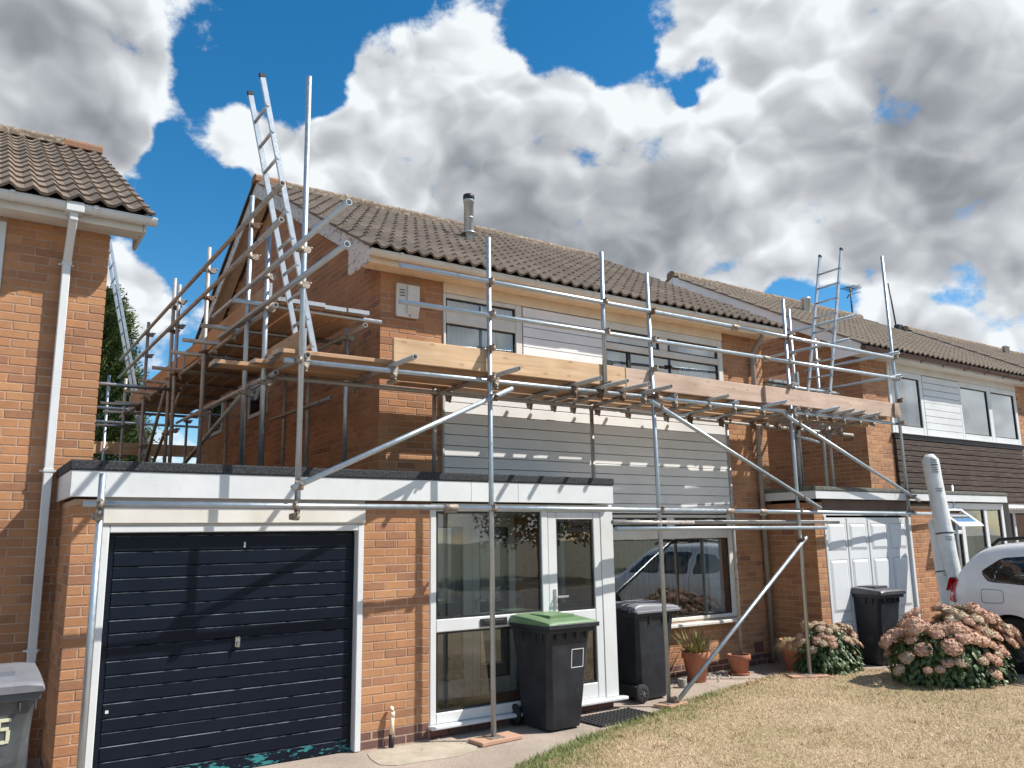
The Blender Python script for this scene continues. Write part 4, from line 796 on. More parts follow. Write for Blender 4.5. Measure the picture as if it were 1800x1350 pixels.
pw = frame_window(HR, 0.0, (3.05, 5.3, 0.6, 2.1), [(3.05, 3.12, 0.6, 2.2), (3.122, 5.288, 2.10, 2.2), (3.122, 5.288, 0.6, 0.68), (3.85, 3.96, 0.682, 2.098), (4.62, 4.72, 0.682, 2.098), (5.20, 5.29, 0.682, 2.098), (3.122, 3.848, 1.70, 1.76)],
    [(3.13, 3.84, 0.69, 1.69), (3.97, 4.61, 0.69, 2.09), (4.73, 5.19, 0.69, 2.09)], 'white', 0.07, (3.03, 5.3, -0.06, 0.0, 0.56, 0.598), 'glass_porch', 'porch_window', room=True, room_depth=0.8)
q = MB()   # top-hung vent standing open
P = lambda x, s, d: (x, -0.01-0.40*s*0.85+d*0.5, 2.09-0.34*s*0.8+d*0.85)
for a, b, c, e in ((3.11, 3.86, 0, .13), (3.11, 3.86, .87, 1), (3.11, 3.19, .13, .87), (3.78, 3.86, .13, .87)):
    q.hexa([P(a, c, 0), P(b, c, 0), P(b, e, 0), P(a, e, 0), P(a, c, .04), P(b, c, .04), P(b, e, .04), P(a, e, .04)])
vn = q.build('open_vent', M['white'], pw); q = MB(); q.quad(P(3.19, .13, .02), P(3.78, .13, .02), P(3.78, .87, .02), P(3.19, .87, .02)); q.build('pane', M['glass_porch'], vn)
q = MB(); q.box(3.05, 5.3, 0.02, 0.2, 0.0, 0.555); q.build('dwarf_wall', M['mortar'], HR)
lw = frame_window(HR, 0.955, (5.4, 8.39, 0.69, 2.06), [(5.36, 5.42, 0.69, 2.2), (8.30, 8.398, 0.69, 2.2), (5.422, 8.298, 2.08, 2.2), (5.422, 8.298, 0.69, 0.75)] + [(5.9+i*.6, 5.98+i*.6, 0.752, 2.078) for i in range(4)] + [(5.422, 5.898, 1.42, 1.5)] + [(5.982+i*.6, 6.498+i*.6, 1.42, 1.5) for i in range(3)] + [(7.782, 8.298, 1.42, 1.5)],
    [(5.44, 5.88, 1.52, 2.06), (5.44, 5.88, 0.77, 1.40)] + [(6.0+i*.6, 6.48+i*.6, 1.52, 2.06) for i in range(3)] + [(6.0+i*.6, 6.48+i*.6, 0.77, 1.40) for i in range(3)] + [(7.8, 8.28, 1.52, 2.06), (7.8, 8.28, 0.77, 1.40)], 'white', 0.06, (5.36, 8.38, 0.83, 0.953, 0.625, 0.668))
q = MB()   # scalloped little canopy over it
for i in range(24): q.cyl((5.4+i*.12, 0.80, 2.17), (5.52+i*.12, 0.80, 2.17), 0.035, n=8)
q.box(5.36, 8.4, 0.80, 0.95, 2.205, 2.24); q.build('scalloped_trim', M['white'], HR)
u1 = frame_window(HR, 0.935, (3.72, 4.83, 3.5, 4.6), [(3.72, 3.80, 3.463, 4.60), (4.72, 4.82, 3.463, 4.60), (3.802, 4.718, 4.50, 4.60), (3.802, 4.718, 3.463, 3.60)], [(3.805, 4.715, 3.605, 4.495)], 'white', 0.06)
curtain(u1, 4.45, 4.72, 3.5, 4.6, 1.06, 4, 'net')
u2 = frame_window(HR, 0.935, (6.13, 8.40, 3.5, 4.6), [(6.10, 6.17, 3.463, 4.60), (8.30, 8.398, 3.463, 4.60), (7.20, 7.34, 3.463, 4.60), (6.172, 7.198, 4.50, 4.60), (7.342, 8.298, 4.50, 4.60), (6.172, 7.198, 3.463, 3.58), (7.342, 8.298, 3.463, 3.58)], [(6.175, 7.195, 3.585, 4.495), (7.345, 8.295, 3.585, 4.495)], 'white', 0.06)
blind(u2, 6.2, 8.25, 3.6, 4.5, 1.10, 24, 0.085, 80)
shiplap(4.835, 6.095, 3.465, 4.595, 9, 0.935, 'white', HR, 3)
shiplap(3.725, 8.36, 2.20, 3.36, 12, 0.905, 'clad_dark', HR, 4, True)
q = MB(); q.box(3.70, 8.42, 0.90, 0.99, 3.365, 3.45); q.build('drip_board', M['black'], HR)
q = MB(); q.box(3.69, 8.42, 0.86, 0.998, 3.452, 3.462); q.build('sill_flashing', M['white'], HR)
q = MB(); q.box(3.72, 8.40, 0.93, 1.0, 4.602, SOF-.009); q.build('head_board', M['white_dirty'], HR)
# roof vents and aerials
q = MB(); q.lathe([(0.09, -.15), (0.09, 0.22), (0.105, 0.225), (0.105, 0.27), (0.08, 0.275), (0.075, 0.1)], (14.05-9.09, 3.35, 6.45), 18); q.build('roof_vent', M['flue'], HR)
# ---- far right neighbour, only roof and gable in view
HF, wallF, roofF = house_shell('neighbour_house', 'far right house with only its tiled roof and pale gable board showing', 18.18, 0.20, 'tile_pale', 'white_dirty', 'white_dirty', 'clad', 'white', zoff=0.08, tiles=120)
lay_bricks(wallF, [([b for b in courses(0.975, 8.95, 3.3, 6.95, 2.935, 'y') if b[0][2] < 4.86+(2.15*(1-abs(b[0][1]-4.95)/4.0))], 'y', False)], 0, seed=41)
plain_front(HF)
q = MB(); q.lathe([(0.09, -.15), (0.09, 0.22), (0.105, 0.225), (0.105, 0.27), (0.08, 0.275)], (24.9-18.18, 4.2, 6.85), 18); q.build('roof_vent', M['flue'], HF)
def aerial(house, x, y, z, h, lean, kind):
    q = MB(); q.cyl((x, y, z-.3), (x+lean, y, z+h), 0.022, n=8)
    a = q.build('aerial', M['black'], house); q = MB()
    if kind:
        q.cyl((x+lean-.35, y-.1, z+h-.35), (x+lean+.1, y, z+h-.02), 0.015, n=6)
        for i in range(6): q.cyl((x+lean-.16+i*.07, y-.22, z+h+.02), (x+lean-.16+i*.07, y+.22, z+h+.02), 0.007, n=5)
        for i in range(3): q.cyl((x+lean+.16, y-.2, z+h-.12+i*.1), (x+lean+.16, y+.2, z+h-.12+i*.1), 0.007, n=5)
        q.cyl((x+lean-.2, y, z+h+.02), (x+lean+.2, y, z+h+.02), 0.012, n=6)
    else:
        q.path([(x-.05, y, z-.05), (x-.3, y-.05, z-.25), (x-.25, y-.3, z-.35)], 0.012, 6); q.box(x-.12, x+.1, y-.12, y+.02, z-.12, z+.05)
    q.build('element', M['black'], a)
aerial(HR, 18.78-9.09, 5.3, 7.35, 0.88, 0.03, 1)
aerial(HF, 20.72-18.18, 5.1, 7.35, 1.25, -0.22, 0)
# ------------------------------------------------------------------ scaffold
def SY(x): return -0.41+(0.02 if x < 3.48 else 0.055)*(x-3.48)
RO = 0.0242
CPL = {}
def coupler_mesh(mat):
    if mat in CPL: return CPL[mat]
    q = MB()
    q.cyl((0, 0, -.022), (0, 0, .022), 0.031, n=12); q.cyl((-.022, -.052, 0), (.022, -.052, 0), 0.031, n=12)
    q.box(-.030, .030, -.040, -.014, -.026, .026)
    q.cyl((.030, .012, 0), (.030, .055, 0), 0.007, n=6); q.cyl((.030, .040, 0), (.030, .054, 0), 0.013, n=6)
    q.cyl((0, -.085, .028), (0, -.05, .035), 0.007, n=6); q.cyl((0, -.100, .026), (0, -.084, .028), 0.013, n=6)
    q.box(-.008, .04, -.008, .03, -.018, .018)
    CPL[mat] = q.mesh('coupler', M[mat]); return CPL[mat]
crg = random.Random(17)
def tube(par, name, p0, p1, mat='steel'):
    q = MB(); q.pipe(p0, p1, RO, 0.0045, 14, crg.random()); return q.build(name, M[mat], par)
def coupler(par, p, rz=0.0, tilt=0.0, mat=None):
    o = link('coupler', coupler_mesh(mat or crg.choice(['coupler', 'coupler', 'coupler', 'coupler_rust'])), par, p); o.rotation_euler = (tilt, 0, rz+crg.uniform(-.15, .15)); return o
front = thing('scaffold', 'galvanised tube scaffold standing across the whole front of the scaffolded house', 'scaffold', (5.8, -0.3, 0))
gable = thing('scaffold', 'browner tube scaffold stepping back along the left gable wall above the garage roof', 'scaffold', (1.55, 2.5, 2.41))
endsc = thing('scaffold', 'short tube scaffold in the gap before the right neighbour\'s gable wall', 'scaffold', (10.2, 1.5, 2.37))
def rel(par, p): return (p[0]-par.location.x, p[1]-par.location.y, p[2]-par.location.z)
def T(par, name, p0, p1, mat='steel'): return tube(par, name, rel(par, p0), rel(par, p1), mat)
def K(par, p, rz=0.0, tilt=0.0, mat=None): return coupler(par, rel(par, p), rz, tilt, mat)
def zl(x): return 3.298+(x-1.55)*0.0158       # platform ledger height
def fy(x, d=0.0): return SY(x)+d
# front standards
for x, z0, z1 in ((0.12, 0.0, 2.30), (1.555, 2.03, 5.91), (3.48, 0.03, 4.78), (5.80, 0.03, 4.84), (8.41, 0.03, 4.97), (11.28, 2.02, 6.16), (12.76, 0.9, 2.53)):
    T(front, 'standard', (x+(0.02 if z0 > 1 else 0), fy(x), z0), (x-(0.03 if x == 5.80 else -0.05 if x == 8.41 else 0), fy(x), z1))
T(front, 'standard', (5.03, fy(5.03), 3.34), (5.045, fy(5.03), 4.95))
# ledgers: low ledger, platform ledger, guard rails
def run(par, name, pts, d=-0.052, mat='steel'):
    for (xa, za), (xb, zb) in zip(pts, pts[1:]): T(par, name, (xa, fy(xa, d), za), (xb, fy(xb, d), zb), mat)
run(front, 'ledger', [(0.0, 2.08), (3.0, 2.079)]); run(front, 'ledger', [(3.005, 2.079), (6.95, 2.075)]); run(front, 'ledger', [(6.96, 2.075), (12.35, 2.06)])
run(front, 'ledger', [(1.44, zl(1.44)), (5.9, zl(5.9))], 0.052); run(front, 'ledger', [(5.91, zl(5.91)), (11.3, zl(11.3))], 0.052)
run(front, 'guard_rail', [(2.46, 4.287), (7.3, 4.40)], -0.052); run(front, 'guard_rail', [(7.31, 4.40), (11.2, 4.47)], -0.052)
run(front, 'guard_rail', [(2.46, 3.94), (7.9, 4.065)], -0.052); run(front, 'guard_rail', [(7.91, 4.065), (11.33, 4.15)], -0.052)
run(front, 'ledger', [(5.06, 1.875), (8.95, 1.868)], -0.052); run(front, 'ledger', [(5.45, 1.945), (9.45, 1.945)], 0.06, 'steel_old')
run(front, 'ledger', [(5.06, 1.945), (6.35, 1.94)], 0.0, 'steel_old')
# sleeve couplers on joints
def sleeve(x, z, d=-0.052):
    q = MB(); p0 = Vector(rel(front, (x-.07, fy(x, d), z))); p1 = Vector(rel(front, (x+.07, fy(x, d), z))); q.cyl(p0, p1, 0.031, n=12); q.box(p0.x+.01, p1.x-.01, p0.y-.012, p0.y+.012, p0.z-.045, p0.z+.02); q.build('sleeve', M['coupler'], front)
for x, z, d in ((3.0, 2.079, -.052), (6.95, 2.075, -.052), (7.6, 2.073, -.052), (5.9, zl(5.9), .052), (7.3, 4.40, -.052), (7.9, 4.065, -.052)): sleeve(x, z, d)
for x in (3.48, 5.78, 8.42, 11.3):
    for z in (2.078, zl(x), 3.975+(x-3.48)*.0225, 4.31+(x-3.48)*.0225):
        K(front, (x, fy(x), z), 0.0)
for x in (0.10, 1.54): K(front, (x, fy(x), 2.08)); K(front, (x, fy(x), 1.995))
K(front, (1.535, fy(1.5), 3.29), 0); K(front, (12.76, fy(12.76), 2.06))
for z in (3.42, 4.02, 4.36): K(front, (5.04, fy(5.04), z))
K(front, (3.48, fy(3.48), 3.63)); K(front, (5.78, fy(5.78), 3.68)); K(front, (8.42, fy(8.42), 3.74)); K(front, (11.3, fy(11.3), 3.80))
# braces
T(front, 'brace', (1.49, fy(1.49, -.10), 2.218), (3.68, fy(3.68, -.10), 3.235)); K(front, (1.56, fy(1.56, -.05), 2.255), 0, 0.4); K(front, (3.48, fy(3.48, -.05), 3.145), 0, 0.4)
T(front, 'brace', (5.64, fy(5.64, -.10), 3.285), (8.80, fy(8.80, -.10), 2.122)); K(front, (5.79, fy(5.79, -.05), 3.23)); K(front, (8.45, fy(8.45, -.05), 2.25))
T(front, 'brace', (8.19, fy(8.19, -.10), 3.32), (11.46, fy(11.46, -.10), 2.26)); K(front, (8.45, fy(8.45, -.05), 3.23)); K(front, (11.29, fy(11.29, -.05), 2.31))
T(front, 'brace', (5.86, fy(5.86, -.06), 0.045), (8.48, fy(8.48, -.06), 1.745)); K(front, (8.40, fy(8.40), 1.70)); K(front, (5.83, fy(5.83), 0.07))
# inner standards and inner ledger
IY = 0.60
T(front, 'ledger', (1.55, IY-.05, 3.335), (6.2, IY-.02, 3.345), 'steel_old'); T(front, 'ledger', (6.1, IY+.03, 3.345), (11.0, IY+.05, 3.32), 'steel_old')
for x, y, z0, z1 in ((3.43, .62, 2.43, 3.40), (5.61, .62, 0, 3.42), (8.11, .69, 0, 3.42), (9.55, .62, 2.39, 3.42), (10.35, .62, 2.39, 3.42)):
    T(front, 'standard', (x, y, z0), (x, y, z1), 'steel_old'); K(front, (x, y, 3.34))
T(front, 'ledger', (9.3, 0.45, 3.20), (10.6, 1.0, 3.22), 'steel')
# transoms under the front platform
for x in (2.46, 3.58, 4.62, 5.0, 5.34, 5.68, 6.81, 7.89, 9.09, 9.48, 9.79, 10.22, 6.2, 7.3, 8.6, 8.85, 10.6, 1.62):
    y0 = fy(x)-(0.0 if x in (6.2, 7.3, 8.6, 8.85, 10.6, 1.62) else 0.36 if x < 6 else 0.28)+crg.uniform(-.05, .03); sk = crg.uniform(-.03, .05)
    T(front, 'transom', (x, y0, zl(x)+.049), (x+sk, 0.83+crg.uniform(-.03, .04), 3.345+.049), crg.choice(['steel_old', 'steel_old', 'steel']))
    K(front, (x, fy(x, .055), zl(x)+.01), 0, 1.57); K(front, (x+sk, IY, 3.345), 0, 1.57)
# Y-direction rails at the left return of the front platform
T(gable, 'guard_rail', (1.48, -1.62, 4.27), (1.48, 2.2, 4.29), 'steel'); T(gable, 'guard_rail', (1.48, -1.60, 3.95), (1.48, 1.9, 3.985), 'steel')
for z in (4.275, 3.955): K(front, (1.535, fy(1.535), z), 1.57, 0, 'coupler'); K(gable, (1.53, 0.45, z+.005), 1.57, 0, 'coupler')
# gable scaffold: outer standards, inner standards
GX = 1.535
for y, z0, z1, m in ((0.45, 2.44, 4.76, 'steel'), (1.06, 2.44, 5.32, 'steel'), (2.76, 2.44, 5.29, 'steel_old'), (4.30, 2.44, 5.24, 'steel_old'), (4.62, 2.44, 5.42, 'steel_old'), (6.4, 0, 5.20, 'steel_old'), (8.15, 0, 4.6, 'steel_old')):
    T(gable, 'standard', (GX, y, z0), (GX-.01, y, z1), m)
    for z in (4.66, 5.0, 4.0, 3.25):
        if z < z1 and not (y < 1 and z > 4.1): K(gable, (GX, y, z), 1.57, 0)
T(gable, 'guard_rail', (1.475, -0.06, 5.02), (1.475, 3.6, 5.02), 'steel_old'); T(gable, 'guard_rail', (1.475, 3.61, 5.02), (1.475, 8.6, 5.0), 'steel_old')
T(gable, 'guard_rail', (1.475, -0.08, 4.66), (1.475, 3.9, 4.68), 'steel_old'); T(gable, 'guard_rail', (1.475, 3.91, 4.68), (1.475, 8.6, 4.69), 'steel_old')
for y, m in ((1.2, 'steel'), (2.35, 'steel_old'), (3.2, 'steel_old'), (4.05, 'steel_old'), (5.9, 'steel_old'), (8.6, 'steel_old')):
    T(gable, 'standard', (2.66, y, 2.44 if y < 5.5 else 0), (2.66, y, 4.08), m); K(gable, (2.66, y, 3.98), 1.57)
T(gable, 'ledger', (1.59, 0.35, 3.985), (1.59, 4.7, 4.0), 'steel_old'); T(gable, 'ledger', (1.59, 4.71, 4.0), (1.59, 8.9, 4.03), 'steel_old')
T(gable, 'ledger', (2.61, 0.6, 3.985), (2.61, 9.2, 4.03), 'steel_old')
T(gable, 'ledger', (1.60, 0.3, 3.33), (1.60, 3.9, 3.35), 'steel_old')
T(gable, 'ledger', (2.62, 1.5, 3.36), (2.62, 3.6, 3.38), 'steel_old')
for y in (0.60, 1.70, 2.45, 3.15, 4.2, 5.2, 6.2, 7.3, 8.4):
    T(gable, 'transom', (1.24+crg.uniform(-.03, .03), y, 4.045), (2.80, y+crg.uniform(-.04, .04), 4.045), crg.choice(['steel_old', 'steel'])); K(gable, (1.59, y, 4.01), 0, 1.57)
T(gable, 'brace', (1.62, 1.3, 3.33), (1.62, 5.2, 2.50), 'steel_old'); T(gable, 'brace', (1.58, 5.1, 3.95), (1.58, 6.3, 2.9), 'steel_old'); T(gable, 'brace', (1.70, 4.6, 3.9), (1.70, 7.2, 2.5), 'steel_old')
T(gable, 'tie_tube', (0.25, 4.50, 3.835), (1.66, 4.50, 3.825), 'steel')
T(gable, 'tie_tube', (1.0, 6.9, 3.95), (1.62, 6.9, 3.95), 'steel'); T(gable, 'tie_tube', (1.1, 8.0, 3.75), (1.62, 8.0, 3.75), 'steel')
# rear lift beyond the gable
for x, z1 in ((1.45, 4.9), (2.62, 4.75), (1.15, 4.7)): T(gable, 'standard', (x, 9.6, 0), (x, 9.6, z1), 'steel')
for z in (4.28, 4.02): T(gable, 'guard_rail', (1.0, 9.55, z), (4.0, 9.55, z), 'steel')
# right-hand end scaffold
for z, m in ((4.55, 'steel'), (4.18, 'steel')):
    T(endsc, 'guard_rail', (11.245, -0.12, z), (11.245, 1.6, z), m)
T(endsc, 'guard_rail', (10.06, -0.18, 4.955), (10.06, 3.8, 4.955), 'steel'); T(endsc, 'guard_rail', (10.06, -0.06, 4.62), (10.06, 3.8, 4.64), 'steel')
for x, y, z0, z1 in ((10.12, 1.0, 2.39, 5.35), (10.12, 3.0, 2.39, 5.2), (10.95, 1.15, 2.39, 5.0)):
    T(endsc, 'standard', (x, y, z0), (x, y, z1), 'steel'); K(endsc, (x, y, 4.955), 1.57); K(endsc, (x, y, 4.63), 1.57)
T(endsc, 'transom', (9.40, 0.98, 4.06), (11.2, 0.98, 4.06), 'steel'); T(endsc, 'ledger', (9.50, 0.9, 4.01), (9.50, 4.0, 4.01), 'steel_old'); T(endsc, 'ledger', (10.06, 0.9, 4.01), (10.06, 4.0, 4.01), 'steel_old'); T(endsc, 'transom', (9.4, 2.4, 4.06), (10.7, 2.4, 4.06), 'steel_old')
for y in (0.98, 2.4): K(endsc, (10.06, y, 4.03), 0, 1.57); K(endsc, (9.5, y, 4.03), 0, 1.57)
# sole boards under the standards
for x, lab, rz, L in ((3.48, 'reddish sole board under the standard before the porch window', 0.08, 0.46), (5.80, 'pale sole board under the standard and sloping brace by the window', 0.25, 0.34), (8.34, 'flat sole board in the lawn under the standard before the hydrangea', -0.5, 0.5)):
    q = MB(); q.box(-L/2, L/2, -.11, .11, 0, .034); o = bevel(q.build('sole_board', M['concrete_pad'], None, (x+.02, fy(x), 0.0 if x < 8 else 0.012)), 0.005); o.rotation_euler = (0, 0, rz); tag(o, lab, 'board', 'sole boards')
    q = MB(); q.box(-.075, .075, -.075, .075, .0, .006); q.build('base_plate', M['coupler'], front, rel(front, (x, fy(x), 0.0345 if x < 8 else 0.0465)))

# ------------------------------------------------------------------ boards (each one lies loose on the tubes)
BT = 0.038
def board(p0, p1, mat, label, group, w=0.225, t=BT, up=(0, 0, 1), name='scaffold_board', band=True):
    p0, p1 = Vector(p0), Vector(p1); d = p1-p0; L = d.length
    x = d.normalized(); y = Vector(up).cross(x).normalized(); z = x.cross(y)
    q = MB(); q.box(0, L, -w/2, w/2, 0, t); o = q.build(name, M[mat]); bevel(o, 0.004)
    o.matrix_world = Matrix(((x.x, y.x, z.x, p0.x), (x.y, y.y, z.y, p0.y), (x.z, y.z, z.z, p0.z), (0, 0, 0, 1)))
    if band:
        for a, b in ((-0.002, 0.055), (L-.055, L+.002)):
            q = MB(); q.prism([(a, -.0015), (b, -.0015), (b, 0.0), (a+(.002 if a < 0 else 0), 0.0), (a+(.002 if a < 0 else 0), t), (b, t), (b, t+.0015), (a, t+.0015)] if a < 0 else [(a, -.0015), (b, -.0015), (b, t+.0015), (a, t+.0015), (a, t), (b-.002, t), (b-.002, 0.0), (a, 0.0)], 'y', -w/2-.0015, w/2+.0015); q.build('end_band', M['band'], o)
    return tag(o, label, 'board', group)
ordn = ['outermost', 'second', 'third', 'fourth', 'innermost, wall-side']
for k in range(5):
    off = 0.105+k*0.232
    for s, (xa, xb) in enumerate(((1.45+crg.uniform(-.04, .05), 4.92+k*.12), (4.926+k*.12, 8.38-k*.1), (8.386-k*.1, 11.15+crg.uniform(-.05, .05)))):
        za, zb = zl(xa)+.0745, zl(xb)+.0745
        if k == 4:
            if xa < 3: xa = 2.95
            xb = min(xb, 9.0) if xb > 9 else xb
            board((xa, 0.685, 3.42), (xb, 0.685, 3.42), 'deck', '%s deck board of the front platform, %s' % (ordn[k].capitalize(), ('left run above the garage roof', 'middle run under the upper windows', 'right run towards the right neighbour')[s]), 'deck boards of the front platform', w=0.216); continue
        zi = lambda z: z + (3.345+.0745-z)*min(1, off/0.95)
        yi = lambda x: fy(x)+.10+ (0.528-(fy(x)+.10))*(k+.5)/4.0
        board((xa, yi(xa), zi(za)), (xb, yi(xb), zi(zb)), 'deck', '%s deck board of the front platform, %s' % (ordn[k].capitalize(), ('left run above the garage roof', 'middle run under the upper windows', 'right run towards the right neighbour')[s]), 'deck boards of the front platform', w=min(0.225, (0.528-(fy(xa)+.10))/4.0-.008, (0.528-(fy(xb)+.10))/4.0-.008))
board((1.08, 0.52, 3.385), (2.6, 0.50, 3.385), 'deck', 'stray deck board poking out left under the front platform corner', 'deck boards of the front platform')
def toe(x0, x1, mat, lab, d=0.055, dz=0.0, h=0.225):
    p0 = Vector((x0, fy(x0, d), zl(x0)+.078+h/2+dz)); p1 = Vector((x1, fy(x1, d), zl(x1)+.078+h/2+dz))
    return board(p0, p1, mat, lab, 'toe boards of the front platform', h, BT, (0, -1, 0), 'toe_board', band=False)
toe(2.44, 5.36, 'pine', 'fresh yellow pine toe board standing on edge at the left of the front platform')
toe(5.37, 7.95, 'pine_grey', 'greyish pink toe board standing on edge in the middle of the front platform')
toe(7.88, 11.18, 'pine_grey', 'pale pink toe board on edge at the right end, overlapping the middle one', 0.012)
q = MB(); q.box(-.05, .05, -.03, .01, -.12, .10)
for i in range(5): q.beam((-.05+i*.022, -.035, .08), (-.09+i*.035, -.05, -.10), .02, .004, (0, 1, 0))
o = q.build('rag', M['pine_grey'], None, (11.15, fy(11.15, -.03), zl(11.15)+.2)); tag(o, 'crumpled rag tied over the right end of the last toe board', 'rag')
for k in range(4):
    x = 1.76+k*0.245
    board((x, 0.50+crg.uniform(-.05, .05), 4.07), (x, 4.4, 4.07), 'deck', 'front-end deck board of the left gable platform, %s from outside' % ('first', 'second', 'third', 'fourth')[k], 'deck boards of the gable platform')
    board((x, 4.45, 4.07), (x, 8.4, 4.085), 'deck', 'rear deck board of the left gable platform, %s from outside' % ('first', 'second', 'third', 'fourth')[k], 'deck boards of the gable platform')
board((1.625, 0.72, 4.195), (1.625, 4.2, 4.2), 'deck', 'near toe board on edge along the outside of the left gable platform', 'toe boards of the gable platform', 0.225, BT, (1, 0, 0), 'toe_board')
board((1.625, 4.25, 4.2), (1.625, 8.3, 4.21), 'deck', 'far toe board on edge along the outside of the left gable platform', 'toe boards of the gable platform', 0.225, BT, (1, 0, 0), 'toe_board')
board((1.60, -0.36, 3.49), (1.60, 0.62, 3.49), 'deck', 'short toe board on edge at the left end of the front platform beside the ladder', 'toe boards of the gable platform', 0.225, BT, (1, 0, 0), 'toe_board')
board((0.3, 9.7, 3.55), (4.2, 9.7, 3.55), 'pine', 'orange toe board of the rear lift seen under the gable platform', 'toe boards of the rear lift', 0.225, BT, (0, -1, 0), 'toe_board', band=False)
board((0.95, 6.6, 2.90), (0.95, 9.4, 2.98), 'deck', 'brown toe board low at the far left behind the garage roof edge', 'toe boards of the rear lift', 0.35, BT, (1, 0, 0), 'toe_board', band=False)
for k in range(3): board((9.48+k*.235, 0.90, 4.086), (9.48+k*.235, 4.4, 4.086), 'deck', 'deck board of the high right platform, %s' % ('next to the scaffolded house', 'in the middle', 'on the outer side')[k], 'deck boards of the right platform')
board((10.13, 0.95, 4.20), (10.13, 4.3, 4.22), 'pine_grey', 'orange lit toe board on edge at the high right platform behind the ladder', 'toe boards of the right platform', 0.225, BT, (1, 0, 0), 'toe_board')

# ------------------------------------------------------------------ ladders
def ladder(foot, head, wdir, width, label, rungs_from=0.15, over=0.0):
    f, h = Vector(foot), Vector(head); t = thing('ladder', label, 'ladder', tuple(f), 0, 'aluminium ladders'); d = (h-f); L = d.length; u = d.normalized(); w = Vector(wdir).normalized()*(width/2); nrm = u.cross(w).normalized()
    for s in (-1, 1):
        q = MB(); q.beam(w*s, w*s+d, 0.026, 0.052, nrm); o = q.build('stile', M['alu'], t); bevel(o, 0.004)
        q = MB(); q.beam(w*s+d-u*.01, w*s+d+u*.035, 0.034, 0.060, nrm); bevel(q.build('end_cap', M['black'], o), 0.006)
    s0 = rungs_from
    rm = None
    while s0 < L-.1:
        if rm is None:
            q = MB(); q.cyl(-w*1.07, w*1.07, 0.0155, n=10); q.cyl(w*1.07, w*1.11, 0.021, n=10); q.cyl(-w*1.11, -w*1.07, 0.021, n=10); rm = q.mesh('rung', M['alu'])
        link('rung', rm, t, tuple(u*s0)); s0 += 0.254
    return t
ladder((1.875, 0.21, 3.42), (1.275, 0.21, 6.06), (0, 1, 0), 0.37, 'tall aluminium ladder rising from the left end of the front platform')
ladder((9.60, 0.29, 3.45), (10.31, 0.29, 6.11), (0, 1, 0), 0.38, 'aluminium ladder rising from the right end of the front platform')
ladder((2.35, 9.2, 2.3), (1.20, 9.2, 7.35), (0, 1, 0), 0.37, 'distant aluminium ladder leaning behind the left house beside the conifer')
